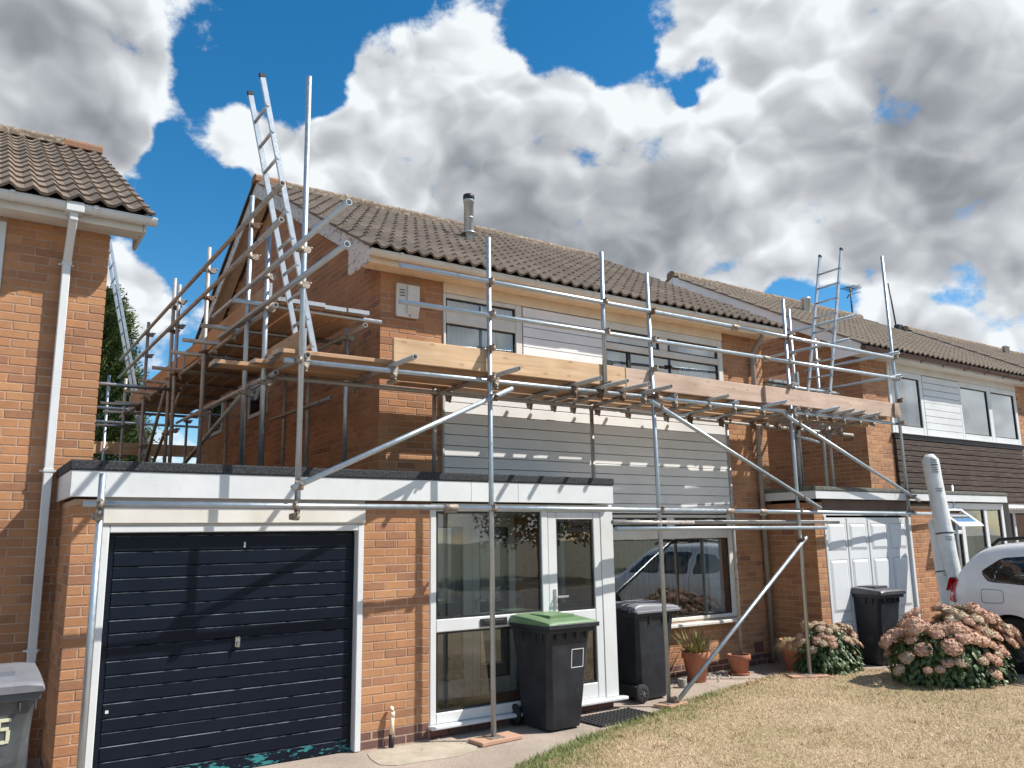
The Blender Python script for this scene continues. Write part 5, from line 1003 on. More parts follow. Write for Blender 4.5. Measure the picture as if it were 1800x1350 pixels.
# ------------------------------------------------------------------ wheelie bins
def wheelie_bin(label, loc, rz, body_mat, lid_mat, lid_rim=None):
    """local: front faces -y, wheels and hinge at +y; 0.58 wide, 0.72 deep, 1.07 high"""
    t = thing('wheelie_bin', label, 'bin', loc, rz, 'wheelie bins')
    q = MB()
    def ringp(wf, d0, d1, z, c):
        x = wf/2; return [(-x+c, d0, z), (x-c, d0, z), (x, d0+c, z), (x, d1-c, z), (x-c, d1, z), (-x+c, d1, z), (-x, d1-c, z), (-x, d0+c, z)]
    secs = [ringp(0.40, -.21, .235, 0.015, .04), ringp(0.415, -.22, .24, 0.03, .045), ringp(0.45, -.255, .26, 0.30, .045), ringp(0.50, -.295, .285, 0.70, .04), ringp(0.525, -.315, .30, 0.90, .03), ringp(0.53, -.32, .305, 0.915, .02)]
    ks = []
    for s in secs: ks.append(len(q.v)); q.v += s
    for a, b in zip(ks, ks[1:]):
        for i in range(8): j = (i+1) % 8; q.face((a+i, a+j, b+j, b+i))
    q.face(tuple(range(ks[0]+7, ks[0]-1, -1)))
    # rim band, side lifting ribs, foot
    q.box(-.285, .285, -.352, -.322, 0.90, 0.965); q.box(-.285, -.255, -.321, .33, 0.905, 0.965); q.box(.255, .285, -.321, .33, 0.905, 0.965); q.box(-.254, .254, .30, .33, 0.905, 0.965)
    for sx in (-1, 1):
        for y in (-.22, -.12, .10): q.box(min(sx*.262, sx*.278), max(sx*.262, sx*.278), y, y+.014, 0.82, 0.903)
    for x in (-.18, -.06, .06, .18): q.box(x-.006, x+.006, -.345, -.316, 0.84, 0.898)
    q.box(-.20, .20, .20, .30, 0.05, 0.17)
    o = q.build('body', M[body_mat], t); bevel(o, 0.010, 2); shade(o)
    # lid: shallow domed shell with front lip, hinge and handle bar
    q = MB()
    prof = [(-.375, .948), (-.38, .985), (-.36, 1.005), (-.30, 1.012), (-.05, 1.035), (.22, 1.048), (.30, 1.04), (.345, 1.02), (.36, .985), (.355, .965)]
    n = len(prof); k = len(q.v); xs = (-.30, -.285, -.20, .20, .285, .30); dz = (-.03, -.006, .006, .006, -.006, -.03)
    for x, z in zip(xs, dz): q.v += [(x, p[0], p[1]+(z if 0 < i < n-1 else 0)) for i, p in enumerate(prof)]
    for s in range(len(xs)-1):
        for i in range(n-1): a = k+s*n+i; q.face((a, a+n, a+n+1, a+1), 0.5, 0, True)
    for s in (0, len(xs)-1): q.face(tuple(k+s*n+i for i in (range(n) if s == 0 else range(n-1, -1, -1))))
    q.box(-.15, .15, -.20, .12, 1.026, 1.056)
    lid = q.build('lid', M[lid_mat], t); bevel(lid, 0.010, 2); shade(lid, 50)
    q = MB(); q.cyl((-.235, .40, .985), (.235, .40, .985), 0.016, n=10)
    for x in (-.235, -.08, .08, .235): q.beam((x, .30, .965), (x, .405, .985), .03, .045)
    bevel(q.build('handle', M[body_mat], t), 0.004)
    if lid_rim:
        q = MB(); q.box(-.312, .312, -.392, -.376, 0.945, 0.988); q.box(-.312, -.301, -.375, .34, 0.945, 0.975); q.box(.301, .312, -.375, .34, 0.945, 0.975); bevel(q.build('lid_rim', M[lid_rim], t), 0.006)
    for sx in (-1, 1):
        q = MB(); xa, xb = (sx*.235, sx*.285); q.lathe([(0.055, 0), (0.088, 0.002), (0.1, 0.012), (0.1, 0.042), (0.088, 0.05), (0.055, 0.05)], n=22)
        q.v = [(min(xa, xb)+z, .265+x, .10+y) for x, y, z in q.v]; w = q.build('wheel', M['rubber'], t)
        q = MB(); q.cyl((min(xa, xb)+.008, .265, .10), (max(xa, xb)-.008, .265, .10), 0.056, n=16)
        for i in range(6): a = i*math.pi/3; q.beam((xb-.006*sx, .265, .10), (xb-.006*sx, .265+.05*math.cos(a), .10+.05*math.sin(a)), .012, .012, (1, 0, 0))
        q.cyl((xb-.008*sx, .265, .10), (xb+.004*sx, .265, .10), 0.018, n=10); q.build('hub', M['bin_dusty'], w)
    q = MB(); q.cyl((-.24, .265, .10), (.24, .265, .10), 0.012, n=8); q.build('axle', M['black'], t)
    return t
bg = wheelie_bin('dark grey wheelie bin with a green lid before the porch', (4.25, -0.26, 0), 0.02, 'bin', 'lid_green', 'bin')
q = MB()   # outlined square on the front face
for a, b, c, e in ((-.075, .075, .735, .742), (-.075, .075, .567, .574), (-.075, -.068, .5745, .7345), (.068, .075, .5745, .7345)):
    q.hexa([(a+.10, -.2985+(0.7-c)*.1, c), (b+.10, -.2985+(0.7-c)*.1, c), (b+.10, -.29+(0.7-c)*.1, c), (a+.10, -.29+(0.7-c)*.1, c), (a+.10, -.2985+(0.7-e)*.1, e), (b+.10, -.2985+(0.7-e)*.1, e), (b+.10, -.29+(0.7-e)*.1, e), (a+.10, -.29+(0.7-e)*.1, e)])
q.build('sticker', M['sticker'], bg)
wheelie_bin('blue grey wheelie bin with a grey lid beside the porch under the lower window', (5.93, 0.28, 0), R(93), 'bin', 'lid_grey', 'lid_grey')
wheelie_bin('black wheelie bin against the white garage door behind the hydrangeas', (10.12, 0.05, 0), 0.0, 'bin', 'lid_dark')
bl = wheelie_bin('dusty grey wheelie bin numbered 5 at the lower left edge', (-0.50, -0.83, 0), 0.0, 'bin_dusty', 'lid_grey')
q = MB()   # house number digit on the front
def dig(a, b, c, e):
    a, b = a+.04, b+.04
    yy = lambda z: -.318+(0.9-z)*.105
    q.hexa([(a, yy(c)-.004, c), (b, yy(c)-.004, c), (b, yy(c)+.01, c), (a, yy(c)+.01, c), (a, yy(e)-.004, e), (b, yy(e)-.004, e), (b, yy(e)+.01, e), (a, yy(e)+.01, e)])
for s in ((.035, .105, .785, .804), (.035, .055, .735, .784), (.056, .097, .735, .753), (.085, .105, .675, .734), (.035, .084, .66, .679), (.085, .102, .662, .6745), (.035, .054, .680, .700)): dig(*s)
q.build('number', M['number'], bl)

# ------------------------------------------------------------------ door mat, path edging, gravel
q = MB(); q.box(-.40, .40, -.22, .22, 0, .012)
for i in range(16):
    for j in range(9): q.cyl((-.375+i*.05, -.20+j*.05, .011), (-.375+i*.05, -.20+j*.05, .019), .017, n=6)
o = q.build('door_mat', M['mat'], None, (4.98, -0.36, 0.0)); o.rotation_euler = (0, 0, 0.05); tag(o, 'black rubber ring door mat on the path before the porch door', 'door mat')
mb = MB(); rg = random.Random(9)
for i in range(420):
    x = rg.uniform(6.3, 8.0); y = 0.92-abs(rg.gauss(0, .16)); s = rg.uniform(.007, .02); a = rg.uniform(0, 3)
    ca, sa = math.cos(a)*s, math.sin(a)*s; z0 = 0.0; h = s*rg.uniform(.6, 1)
    P = [(x+ca, y+sa, z0), (x-sa, y+ca, z0), (x-ca, y-sa, z0), (x+sa, y-ca, z0)]; T2 = [(x+.6*ca, y+.6*sa, h), (x-.6*sa, y+.6*ca, h), (x-.6*ca, y-.6*sa, h), (x+.6*sa, y-.6*ca, h)]
    r = rg.random(); mb.quad(*T2, r=r)
    for k in range(4): j = (k+1) % 4; mb.quad(P[k], P[j], T2[j], T2[k], r=r)
o = mb.build('gravel', M['gravel'], None, None, 'stuff'); o['label'] = 'pale gravel strip along the wall under the lower window'; o['category'] = 'gravel'
# fallen leaves and straw litter by the porch
mb = MB()
for i in range(260):
    x = rg.uniform(2.5, 8.6); y = (SY(x)+.25)+rg.gauss(0, .22) if rg.random() < .6 else rg.uniform(-.5, -.02)
    if 5.35 < x: y += .35
    s = rg.uniform(.006, .02); a = rg.uniform(0, 6.3); ca, sa = math.cos(a)*s, math.sin(a)*s
    mb.tri((x+ca, y+sa, .004), (x-sa*.5, y+ca*.5, .009), (x-ca, y-sa, .004), rg.random())
o = mb.build('leaf_litter', M['straw'], None, None, 'stuff'); o['label'] = 'dry leaf litter scattered on the path along the porch'; o['category'] = 'litter'

# ------------------------------------------------------------------ pots and plants
def pot(label, loc, r, h, saucer=False):
    t = thing('plant_pot', label, 'plant pot', loc, 0, 'terracotta pots')
    q = MB(); q.lathe([(r*.60, 0), (r*.63, .005), (r*.90, h*.76), (r*.97, h*.765), (r*1.0, h*.78), (r*1.0, h*.985), (r*.985, h), (r*.90, h), (r*.885, h*.8)], n=28)
    q.face(tuple(range(27, -1, -1))); q.build('pot_body', M['terracotta'], t)
    q = MB(); q.lathe([(0.0, h*.86), (r*.5, h*.87), (r*.89, h*.84)], n=20); q.build('soil', M['soil'], t)
    if saucer: q = MB(); q.lathe([(r*.5, .002), (r*.85, .0), (r*.92, .025), (r*.88, .027), (r*.8, .008)], n=24); q.build('saucer', M['terracotta'], t)
    return t
pot('tall terracotta pot holding the spiky plant behind the sloping brace', (7.16, 0.60, 0), 0.175, 0.36)
pot('low terracotta pot on a saucer at the right end of the lower window', (7.98, 0.62, 0), 0.15, 0.25, True)
pt = pot('leaning terracotta pot of dry grass beside the smaller hydrangea', (8.70, 0.28, 0), 0.19, 0.42); pt.rotation_euler = (0.02, -0.06, 0)
def blades(mb, c, n, rad, L, w, droop, rg, upw=(0.5, 1.4)):
    for i in range(n):
        a = rg.uniform(0, 2*math.pi); el = rg.uniform(*upw); l = L*rg.uniform(.6, 1.0); r = rg.random()
        b = Vector((c[0]+math.cos(a)*rad*rg.random(), c[1]+math.sin(a)*rad*rg.random(), c[2])); d = Vector((math.cos(a)*math.cos(el), math.sin(a)*math.cos(el), math.sin(el))); sd = Vector((-math.sin(a), math.cos(a), 0))
        prev = None; N = 5
        for k in range(N+1):
            t = k/N; p = b+d*(l*t)-Vector((0, 0, 1))*(droop*l*t*t); ww = w*(1-t)**.7*(0.6+.8*min(t*3, .5))
            cur = (p-sd*ww, p+sd*ww)
            if prev: mb.quad(prev[0], prev[1], cur[1], cur[0], r=r)
            prev = cur
rg = random.Random(4)
q = MB(); blades(q, (0, 0, 0), 130, .09, .50, .011, .22, rg); cp_ = tag(thing('spiky_plant', 'x', 'plant', (7.16, 0.60, 0.30)), 'spiky yellow green plant with sword leaves in the tall terracotta pot', 'plant'); q.build('leaves', M['blade_green'], cp_)
q = MB(); blades(q, (0, 0, 0), 620, .14, .30, .004, .85, rg, (0.3, 1.35)); q.build('leaves', M['straw'], tag(thing('dry_grass_plant', 'x', 'plant', (8.68, 0.28, 0.36)), 'tuft of bleached dry grass spilling over the leaning pot', 'plant'))
q = MB(); blades(q, (0, 0, 0), 40, .1, .09, .012, .5, rg, (0.2, 1.2)); q.build('leaves', M['leaf'], tag(thing('seedling', 'x', 'plant', (7.98, 0.62, 0.20)), 'small dark seedlings in the low terracotta pot', 'plant'))
q = MB(); q.lathe([(0.05, 0), (0.055, 0.09), (0.05, 0.10), (0.03, 0.06)], n=14); tag(q.build('small_pot', M['grey_pvc'], None, (6.72, 0.42, 0)), 'small grey pot on the path beside the grey-lidded bin', 'plant pot')

HEADS = {}
def head_mesh(var, mat):
    key = (var, mat)
    if key in HEADS: return HEADS[key]
    rg = random.Random(var*7+1); q = MB(); N = 110
    for i in range(N):
        z = 1-1.25*(i+.5)/N; ph = i*2.39996; s = math.sqrt(max(0, 1-z*z)); n = Vector((s*math.cos(ph), s*math.sin(ph), z*.72))
        n = (n+Vector((rg.gauss(0, .05), rg.gauss(0, .05), rg.gauss(0, .05)))); c = n*rg.uniform(.93, 1.04); nn = (n+Vector((rg.gauss(0, .35), rg.gauss(0, .35), rg.gauss(0, .35)))).normalized()
        u = nn.orthogonal().normalized(); v = nn.cross(u); a = rg.uniform(0, 6.28); u2 = u*math.cos(a)+v*math.sin(a); v2 = nn.cross(u2); w = rg.uniform(.13, .19); r = rg.random()
        for k in range(2):
            d1 = u2 if k == 0 else v2; d2 = v2 if k == 0 else u2
            q.quad(c-d1*w-d2*w*.42+nn*.02, c-d2*w*.42*.8, c+d2*w*.42*.8, c-d1*w+d2*w*.42+nn*.02, r=r); q.quad(c+d1*w+d2*w*.42+nn*.02, c+d2*w*.42*.8, c-d2*w*.42*.8, c+d1*w-d2*w*.42+nn*.02, r=r)
    q.lathe([(0.0, -.42), (.75, -.25), (.88, .05), (.70, .45), (.3, .62), (0, .66)], n=10, r=.2)
    HEADS[key] = q.mesh('flower_head', M[mat]); return HEADS[key]
def leaf_(mb, p, nrm, up, s, r):
    nrm = nrm.normalized(); t = (up-nrm*up.dot(nrm)); t = t.normalized() if t.length > 1e-3 else nrm.orthogonal(); sd = nrm.cross(t)
    a = p; b = p+t*s*.45+sd*s*.33-nrm*s*.05; c = p+t*s*.45-sd*s*.33-nrm*s*.05; m = p+t*s*.5+nrm*s*.05; e = p+t*s-nrm*s*.12
    k = len(mb.v); mb.v += [tuple(x) for x in (a, b, c, m, e)]
    mb.face((k, k+1, k+3), r); mb.face((k+1, k+4, k+3), r); mb.face((k, k+3, k+2), r); mb.face((k+3, k+4, k+2), r)
def hydrangea(label, loc, rx, ry, h, nheads, hs, pale, seed, nl):
    t = thing('hydrangea', label, 'shrub', loc, 0, 'hydrangea bushes'); rg = random.Random(seed)
    st = MB()
    lv = MB()
    def shell(u, ph, k=1.0):
        # lumpy dome
        s = math.sqrt(max(0, 1-u*u)); f = k*(1+.24*mnoise.noise(Vector((math.cos(ph)*s*2.6+seed, math.sin(ph)*s*2.6, u*2.6))))
        return Vector((rx*s**.62*math.cos(ph)*f, ry*s**.62*math.sin(ph)*f, .06+(h-.06)*max(0.0, u)**.75*f))
    pts = []
    for i in range(nheads*14):
        if len(pts) >= nheads: break
        u = rg.random()**.62; ph = rg.uniform(0, 2*math.pi); p = shell(u, ph)
        if p.z < .16 or (p.z < h*.42 and rg.random() < .72): continue
        if any((p-o_).length < hs*1.05 for o_ in pts): continue
        pts.append(p)
    for p in pts:
        low = p.z < h*.5
        mt = 'petal_pale' if rg.random() < (pale+(.35 if low else 0)) else 'petal'
        s = hs*rg.uniform(.66, 1.2)*(.78 if low else 1)
        o = link('flower_head', head_mesh(rg.randrange(4), mt), t, tuple(p)); o.scale = (s*rg.uniform(.95, 1.15), s*rg.uniform(.95, 1.15), s*rg.uniform(.55, .75))
        out = Vector((p.x/rx, p.y/ry, .9)).normalized(); o.rotation_euler = out.to_track_quat('Z', 'Y').to_euler()
        b = Vector((p.x*.18, p.y*.18, 0)); st.path([b, b.lerp(p, .5)+Vector((0, 0, .05)), p-out*s*.3], .005, 5)
    for i in range(nl):
        u = rg.random()**.9; ph = rg.uniform(0, 2*math.pi); p = shell(u, ph, rg.uniform(.62, .98)); p.z = max(.015, p.z*rg.uniform(.70, 1.0))
        nrm = Vector((p.x/rx+rg.gauss(0, .4), p.y/ry+rg.gauss(0, .4), rg.uniform(.25, 1.1)))
        leaf_(lv, p, nrm, Vector((p.x/rx, p.y/ry, -.45+rg.gauss(0, .3))), rg.uniform(.06, .12), rg.random())
    st.build('stems', M['twig'], t); lv.build('foliage', M['leaf'], t, None, 'stuff')
    return t
hydrangea('smaller hydrangea bush beside the leaning pot at the garage corner', (9.0, -0.02, 0), 0.50, 0.34, 0.58, 62, 0.062, .45, 3, 1500)
hydrangea('large hydrangea bush with faded pink heads in front of the white car', (9.52, -1.36, 0), 0.86, 0.62, 0.76, 118, 0.094, .12, 5, 4600)

# ------------------------------------------------------------------ rolls of wrapped sheet leaning on the right neighbour's porch
def roll(p0, p1, r, label):
    p0, p1 = Vector(p0), Vector(p1); t = thing('wrapped_roll', label, 'roll', tuple(p0), 0, 'wrapped rolls'); d = p1-p0; rg = random.Random(int(r*1000)); N = 34; n = 18
    q = MB(); ks = []
    for i in range(N+1):
        s = i/N; rr = r*(1+.035*mnoise.noise(Vector((s*14, r*40, 0)))) * (0.55 if i == N else 0.82 if i in (0,) else 1)
        ks.append(q.ring(d*s, d, (0, 0, 1) if abs(d.normalized().z) < .97 else (1, 0, 0), rr, n))
        for k in range(n):
            v = Vector(q.v[ks[-1]+k]); f = 1+.05*mnoise.noise(Vector((v.x*16, v.y*16, v.z*9+r))); c = d*s; q.v[ks[-1]+k] = tuple(c+(v-c)*f)
    for a, b in zip(ks, ks[1:]): q.bridge(a, b, n)
    q.face(tuple(range(ks[-1], ks[-1]+n))); q.face(tuple(range(ks[0]+n-1, ks[0]-1, -1)))
    o = q.build('plastic_sleeve', M['plastic_wrap'], t)
    # printed words, as small raised dashes
    q = MB(); u = d.normalized(); 
    for s in (.30, .55, .80, .90, .94):
        for k in range(5):
            a = math.pi*1.18+k*.16; ex = Vector((1, 0, 0)); ex = (ex-u*ex.dot(u)).normalized(); ey = u.cross(ex); nn = ex*math.cos(a)+ey*math.sin(a); tg = u.cross(nn)
            for rr2 in range(2 if s < .9 else 4):
                c = d*s+nn*(r*1.035)+u*(rr2*.035); q.beam(c-tg*.012, c+tg*.012, .006, .014, nn)
    q.build('print', M['print'], t, None, 'stuff')
    q = MB(); k = q.ring(d*.58, d, (0, 0, 1), r*1.05, 18); k2 = q.ring(d*.583+u*.012, d, (0, 0, 1), r*1.05, 18); q.bridge(k, k2, 18); q.build('tie', M['black'], t)
    return t
roll((11.46, -0.55, 0.10), (11.57, -0.24, 2.95), 0.118, 'long plastic wrapped roll leaning against the right neighbour\'s flat roof edge')
roll((11.30, -0.47, 0.10), (11.60, -0.20, 1.98), 0.105, 'shorter plastic wrapped roll leaning behind the long one')

# ------------------------------------------------------------------ car, backed onto the right neighbour's drive
def car():
    t = thing('car', 'white sports utility car backed up at the right edge beside the big hydrangea', 'car', (11.50, -0.74, 0), R(-90))
    # local: +x forward from the rear bumper, y to the car's left, z up
    #        s     floor  wl    wide   shoulder  belt   belt_w  roof_edge z,w   roof z
    ST = [(0.00, .42, .70, .78, .78, .80, .74, .86, .66, .88),
          (0.04, .36, .82, .60, .86, .92, .80, 1.00, .72, 1.02),
          (0.14, .32, .875, .60, .95, 1.02, .845, 1.20, .755, 1.235),
          (0.30, .30, .895, .60, 1.00, 1.08, .865, 1.40, .725, 1.445),
          (0.48, .30, .90, .60, 1.00, 1.08, .87, 1.545, .68, 1.605),
          (0.72, .30, .905, .60, .98, 1.06, .875, 1.585, .655, 1.650),
          (1.10, .28, .905, .60, .96, 1.04, .87, 1.60, .65, 1.670),
          (1.80, .26, .90, .58, .94, 1.01, .87, 1.60, .65, 1.675),
          (2.40, .26, .90, .58, .93, .99, .87, 1.565, .655, 1.640),
          (2.80, .26, .90, .58, .93, .98, .865, 1.40, .70, 1.46),
          (3.15, .28, .90, .58, .93, .97, .86, 1.13, .76, 1.17),
          (3.35, .28, .90, .60, .92, .955, .85, .99, .76, 1.03),
          (3.90, .30, .88, .60, .88, .92, .82, .95, .70, .99),
          (4.20, .34, .82, .56, .80, .85, .74, .88, .60, .90),
          (4.30, .42, .70, .54, .70, .74, .62, .76, .50, .78)]
    q = MB(); ks = []
    for s, fl, wd, wz, sh, bz, bw, ez, ew, rz in ST:
        half = [(0, fl), (wd*.8, fl), (wd*.97, fl+.06), (wd, wz), (wd*.992, sh), (bw, bz), ((bw+ew)/2+.012, (bz+ez)/2), (ew, ez), (ew*.82, ez+(rz-ez)*.65), (0, rz)]
        ring = [(s, y, z) for y, z in half] + [(s, -y, z) for y, z in half[-2:0:-1]]
        ks.append(len(q.v)); q.v += ring; n = len(ring)
    for a, b in zip(ks, ks[1:]):
        for i in range(n): j = (i+1) % n; q.face((a+i, b+i, b+j, a+j), .5, 0, True)
    q.face(tuple(range(ks[0], ks[0]+n))); q.face(tuple(range(ks[-1]+n-1, ks[-1]-1, -1)))
    o = q.build('body', M['car'], t)
    sub = o.modifiers.new('sub', 'SUBSURF'); sub.levels = 2; sub.render_levels = 2
    cuts = []
    for wx in (0.86, 3.50):
        c = MB(); c.cyl((wx, -1.2, .34), (wx, 1.2, .34), .40, n=40); co = c.build('cutter', M['car_black']); cuts.append(co); co.parent = t
        bo = o.modifiers.new('arch', 'BOOLEAN'); bo.operation = 'DIFFERENCE'; bo.object = co; bo.solver = 'EXACT'
    bpy.context.view_layer.update(); dg = bpy.context.evaluated_depsgraph_get()
    me = bpy.data.meshes.new_from_object(o.evaluated_get(dg)); o.modifiers.clear(); o.data = me; me.name = 'body'
    for c in cuts: bpy.data.objects.remove(c)
    shade(o, 35)
    def side_y(x, z, sgn):   # body surface by ray
        hit, loc, nr, _ = o.ray_cast(Vector((x, sgn*3, z)), Vector((0, -sgn, 0)))
        return (loc, nr) if hit else (Vector((x, sgn*.85, z)), Vector((0, sgn, 0)))
    def skin(name, outline, mat, parent, sgn, off=.006, inset=None):
        """patch lying on the body side: outline of (x,z)"""
        cx = sum(p[0] for p in outline)/len(outline); cz = sum(p[1] for p in outline)/len(outline); mb = MB(); rings = []
        for k in (1, .8, .55, .28):
            ids = []
            for x, z in outline:
                X, Z = cx+(x-cx)*k, cz+(z-cz)*k; l_, n_ = side_y(X, Z, sgn); ids.append(len(mb.v)); mb.v.append(tuple(l_+Vector((0, sgn, 0))*off*(1 if k < 1 else .2)))
            rings.append(ids)
        m_ = len(outline)
        for a, b in zip(rings, rings[1:]):
            for i in range(m_): j = (i+1) % m_; mb.face((a[i], a[j], b[j], b[i]) if sgn < 0 else (a[j], a[i], b[i], b[j]), .5, 0, True)
        mb.face(tuple(rings[-1]) if sgn < 0 else tuple(rings[-1][::-1])); return mb.build(name, M[mat], parent)
    def rounded(pts, r, n=4):
        out = []
        for i, p in enumerate(pts):
            a, b = Vector(pts[i-1]), Vector(pts[(i+1) % len(pts)]); p = Vector(p); u, v = (a-p).normalized()*r, (b-p).normalized()*r
            for k in range(n+1): t_ = k/n; out.append(tuple((p+u)*(1-t_)**2+p*2*t_*(1-t_)+(p+v)*t_**2))
        return out
    for sgn in (-1, 1):
        qw = rounded([(.60, 1.13), (1.22, 1.09), (1.20, 1.47), (.76, 1.44), (.50, 1.26)], .06)
        skin('quarter_window', qw, 'car_glass', t, sgn)
        d1 = rounded([(1.36, 1.09), (2.05, 1.08), (2.05, 1.48), (1.34, 1.49)], .05); skin('rear_door_window', d1, 'car_glass', t, sgn)
        d2 = rounded([(2.12, 1.08), (3.0, 1.06), (2.62, 1.40), (2.12, 1.47)], .05); skin('front_door_window', d2, 'car_glass', t, sgn)
        tl = rounded([(.030, .86), (.17, .84), (.16, 1.02), (.20, 1.16), (.10, 1.18), (.035, 1.0)], .03); lamp = skin('tail_lamp', tl, 'tail', t, sgn, .02)
        skin('reversing_lens', rounded([(.05, .93), (.155, .93), (.155, .99), (.05, .99)], .015), 'tail_clear', lamp, sgn, .026)
        skin('sill_trim', rounded([(1.3, .30), (3.05, .30), (3.02, .42), (1.32, .42)], .03), 'car_black', t, sgn, .012)
        # arch lips
        for wx in (0.86, 3.50):
            mb = MB(); 
            for i in range(20):
                a, b = math.pi*(-.08+1.16*i/20), math.pi*(-.08+1.16*(i+1)/20)
                P = []
                for an, rr in ((a, .395), (b, .395), (b, .44), (a, .44)):
                    l_, n_ = side_y(wx+(.44)*math.cos(an), max(.36, .34+.44*math.sin(an)), sgn); P.append((wx+rr*math.cos(an), l_.y+sgn*.010, .34+rr*math.sin(an)))
                mb.quad(*(P if sgn < 0 else P[::-1]), smooth=True)
            mb.build('arch_lip', M['car_black' if False else 'car'], t)
        mb = MB(); mb.path([(.62, sgn*.655, 1.60), (.72, sgn*.655, 1.675), (1.1, sgn*.645, 1.70), (2.2, sgn*.645, 1.695), (2.35, sgn*.65, 1.625)], .024, 8); mb.build('roof_rail', M['car_black'], t)
    fl = rounded([(.52, .86), (.80, .87), (.80, 1.03), (.52, 1.04)], .045, 5)
    mb = MB()
    for i in range(len(fl)):
        a, b = fl[i], fl[(i+1) % len(fl)]; la, lb = side_y(a[0], a[1], -1)[0], side_y(b[0], b[1], -1)[0]; mb.cyl(la, lb, .0035, n=5, cap=False)
    mb.build('filler_flap', M['car_black'], t)
    for nm, pts in (('bumper_seam', [(.16, .83), (.24, .80), (.36, .74), (.44, .66)]), ('door_seam', [(1.30, .46), (1.28, .75), (1.29, 1.0), (1.28, 1.30), (1.26, 1.52)]), ('sill_seam', [(1.30, .46), (2.0, .45), (3.0, .45)])):
        for sgn in (-1, 1):
            mb = MB()
            for p_, q_ in zip(pts, pts[1:]):
                for k in range(4):
                    u0, u1 = k/4, (k+1)/4; la, lb = (side_y(p_[0]+(q_[0]-p_[0])*u, p_[1]+(q_[1]-p_[1])*u, sgn)[0] for u in (u0, u1)); mb.cyl(la, lb, .0035, n=5, cap=False)
            mb.build(nm, M['car_black'], t)
    # rear glass, bumper, plate
    mb = MB(); mb.quad((.108, -.56, 1.14), (.108, .56, 1.14), (.44, .50, 1.555), (.44, -.50, 1.555)); mb.v = [(x-.02, y, z+.015) for x, y, z in mb.v]; mb.build('rear_window', M['car_glass'], t)
    mb = MB(); mb.box(-.05, .30, -.80, .80, .36, .60); b_ = mb.build('bumper', M['car_black'], t); bevel(b_, .05, 3)
    mb = MB(); mb.box(-.012, .03, -.26, .26, .72, .83); mb.build('number_plate', M['number'], t)
    for wx in (0.86, 3.50):
        for sgn in (-1, 1):
            mb = MB(); mb.lathe([(.20, .0), (.30, .0), (.335, .03), (.345, .08), (.345, .16), (.335, .20), (.30, .22), (.20, .215)], n=32)
            mb.v = [(wx+x, sgn*(.66+z), .345+y) for x, y, z in mb.v]; w = mb.build('wheel', M['rubber'], t)
            mb = MB(); mb.lathe([(.205, .02), (.205, .205), (.215, .21), (.19, .19), (.17, .08)], n=32)
            for i in range(5):
                a = i*2*math.pi/5+.2; c, s_ = math.cos(a), math.sin(a); mb.hexa([(c*.03-s_*.035, s_*.03+c*.035, .15), (c*.03+s_*.035, s_*.03-c*.035, .15), (c*.2+s_*.03, s_*.2-c*.03, .17), (c*.2-s_*.03, s_*.2+c*.03, .17), (c*.03-s_*.035, s_*.03+c*.035, .19), (c*.03+s_*.035, s_*.03-c*.035, .19), (c*.2+s_*.03, s_*.2-c*.03, .205), (c*.2-s_*.03, s_*.2+c*.03, .205)])
            mb.cyl((0, 0, .14), (0, 0, .20), .05, n=14); mb.cyl((0, 0, .06), (0, 0, .07), .17, n=24)
            mb.v = [(wx+x, sgn*(.66+z), .345+y) for x, y, z in mb.v]; mb.build('rim', M['rim'], w)
            mb = MB(); mb.cyl((wx, sgn*.30, .36), (wx, sgn*.62, .36), .39, n=28); mb.build('arch_liner', M['car_black'], t)
car()

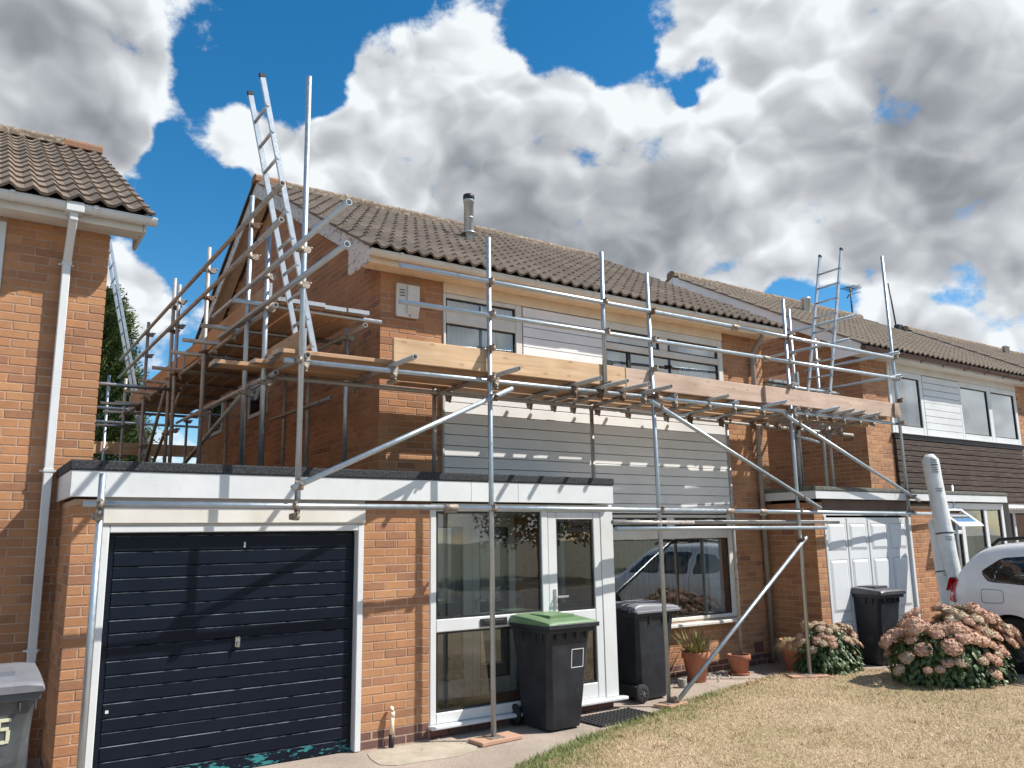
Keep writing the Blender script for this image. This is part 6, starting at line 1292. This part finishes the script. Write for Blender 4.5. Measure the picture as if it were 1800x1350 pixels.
# ------------------------------------------------------------------ trees
def spray_tree(name, label, loc, h, r, n, mat, seed, cone=True, low=0.12, leaf=.30, group=None):
    t = thing(name, label, 'tree', loc, 0, group); rg = random.Random(seed); lv = MB(); tr = MB()
    tr.path([(0, 0, 0), (.05, 0, h*.4), (0, .05, h*.93)], [r*.10, r*.07, .02], 8)
    for i in range(n):
        z = low*h+(h*(1-low))*rg.random()**(.9 if cone else 1); f = (1-z/h)**.62 if cone else math.sqrt(max(.02, 1-((z/h-.55)/.47)**2))
        a = rg.uniform(0, 2*math.pi); rr = r*f*(rg.uniform(.35, 1.0)**.5)*(1+.28*mnoise.noise(Vector((math.cos(a)*2+seed, math.sin(a)*2, z*.8)))); p = Vector((rr*math.cos(a), rr*math.sin(a), z))
        out = Vector((math.cos(a), math.sin(a), rg.uniform(.15, .9) if cone else rg.uniform(-.4, .9))).normalized(); sd = out.orthogonal().normalized(); sd = (sd*math.cos(rg.uniform(0, 6.28))+out.cross(sd)*math.sin(rg.uniform(0, 6.28))).normalized(); L = leaf*rg.uniform(.5, 1.15); rnd_ = rg.random()
        if cone:
            for k in range(7):
                b = p+out*(L*k/7); sg = -1 if k % 2 else 1; e = b+(out*.55+sd*sg*.6).normalized()*(L*.38*(1-k/9)); w = out.cross(sd)*.012+out*.028
                lv.tri(b-w, b+w, e, rnd_)
        else:
            for k in range(4):
                b = p+Vector((rg.gauss(0, L*.5), rg.gauss(0, L*.5), rg.gauss(0, L*.4))); nrm = (out+Vector((rg.gauss(0, .5), rg.gauss(0, .5), rg.gauss(0, .5))))
                leaf_(lv, b, nrm, Vector((rg.gauss(0, 1), rg.gauss(0, 1), -.3)), L*.5, rg.random())
    tr.build('trunk', M['twig'], t); lv.build('crown', M[mat], t, None, 'stuff'); return t
spray_tree('conifer', 'dark green conifer rising behind the left house and its leaning ladder', (1.55, 13.2, 0), 7.4, 1.75, 11000, 'conifer', 2, True, .1, .55)
spray_tree('broadleaf_tree', 'garden tree across the road, seen mirrored in the upper windows', (22, -24, 0), 8.5, 3.4, 2600, 'hedge', 6, False, .2, .5, 'trees across the road')
spray_tree('broadleaf_tree', 'taller street tree further along, seen mirrored in the right neighbour\'s windows', (36, -26, 0), 10.5, 4.0, 2600, 'hedge', 8, False, .2, .55, 'trees across the road')
def hedge(label, x0, x1, y, h, seed):
    t = thing('hedge', label, 'hedge', ((x0+x1)/2, y, 0)); rg = random.Random(seed); lv = MB(); st = MB(); L = x1-x0
    for i in range(int(L*620)):
        x = rg.uniform(-L/2, L/2); a = rg.uniform(0, math.pi); k = rg.uniform(.8, 1.02)*(1+.12*mnoise.noise(Vector((x*1.3, seed, a)))); p = Vector((x, .55*math.cos(a)*k, .08+h*abs(math.sin(a))**.6*k*rg.random()**.35))
        leaf_(lv, p, Vector((rg.gauss(0, .4), math.cos(a), math.sin(a)+.2)), Vector((rg.gauss(0, 1), rg.gauss(0, 1), .3)), rg.uniform(.07, .12), rg.random())
    st.box(-L/2+.1, L/2-.1, -.35, .35, 0, h*.82); st.build('inner_twigs', M['twig'], t); lv.build('foliage', M['hedge'], t, None, 'stuff')
hedge('clipped green hedge along the pavement behind the viewer, mirrored in the porch glass', 2.5, 7.5, -8.15, 1.25, 3)
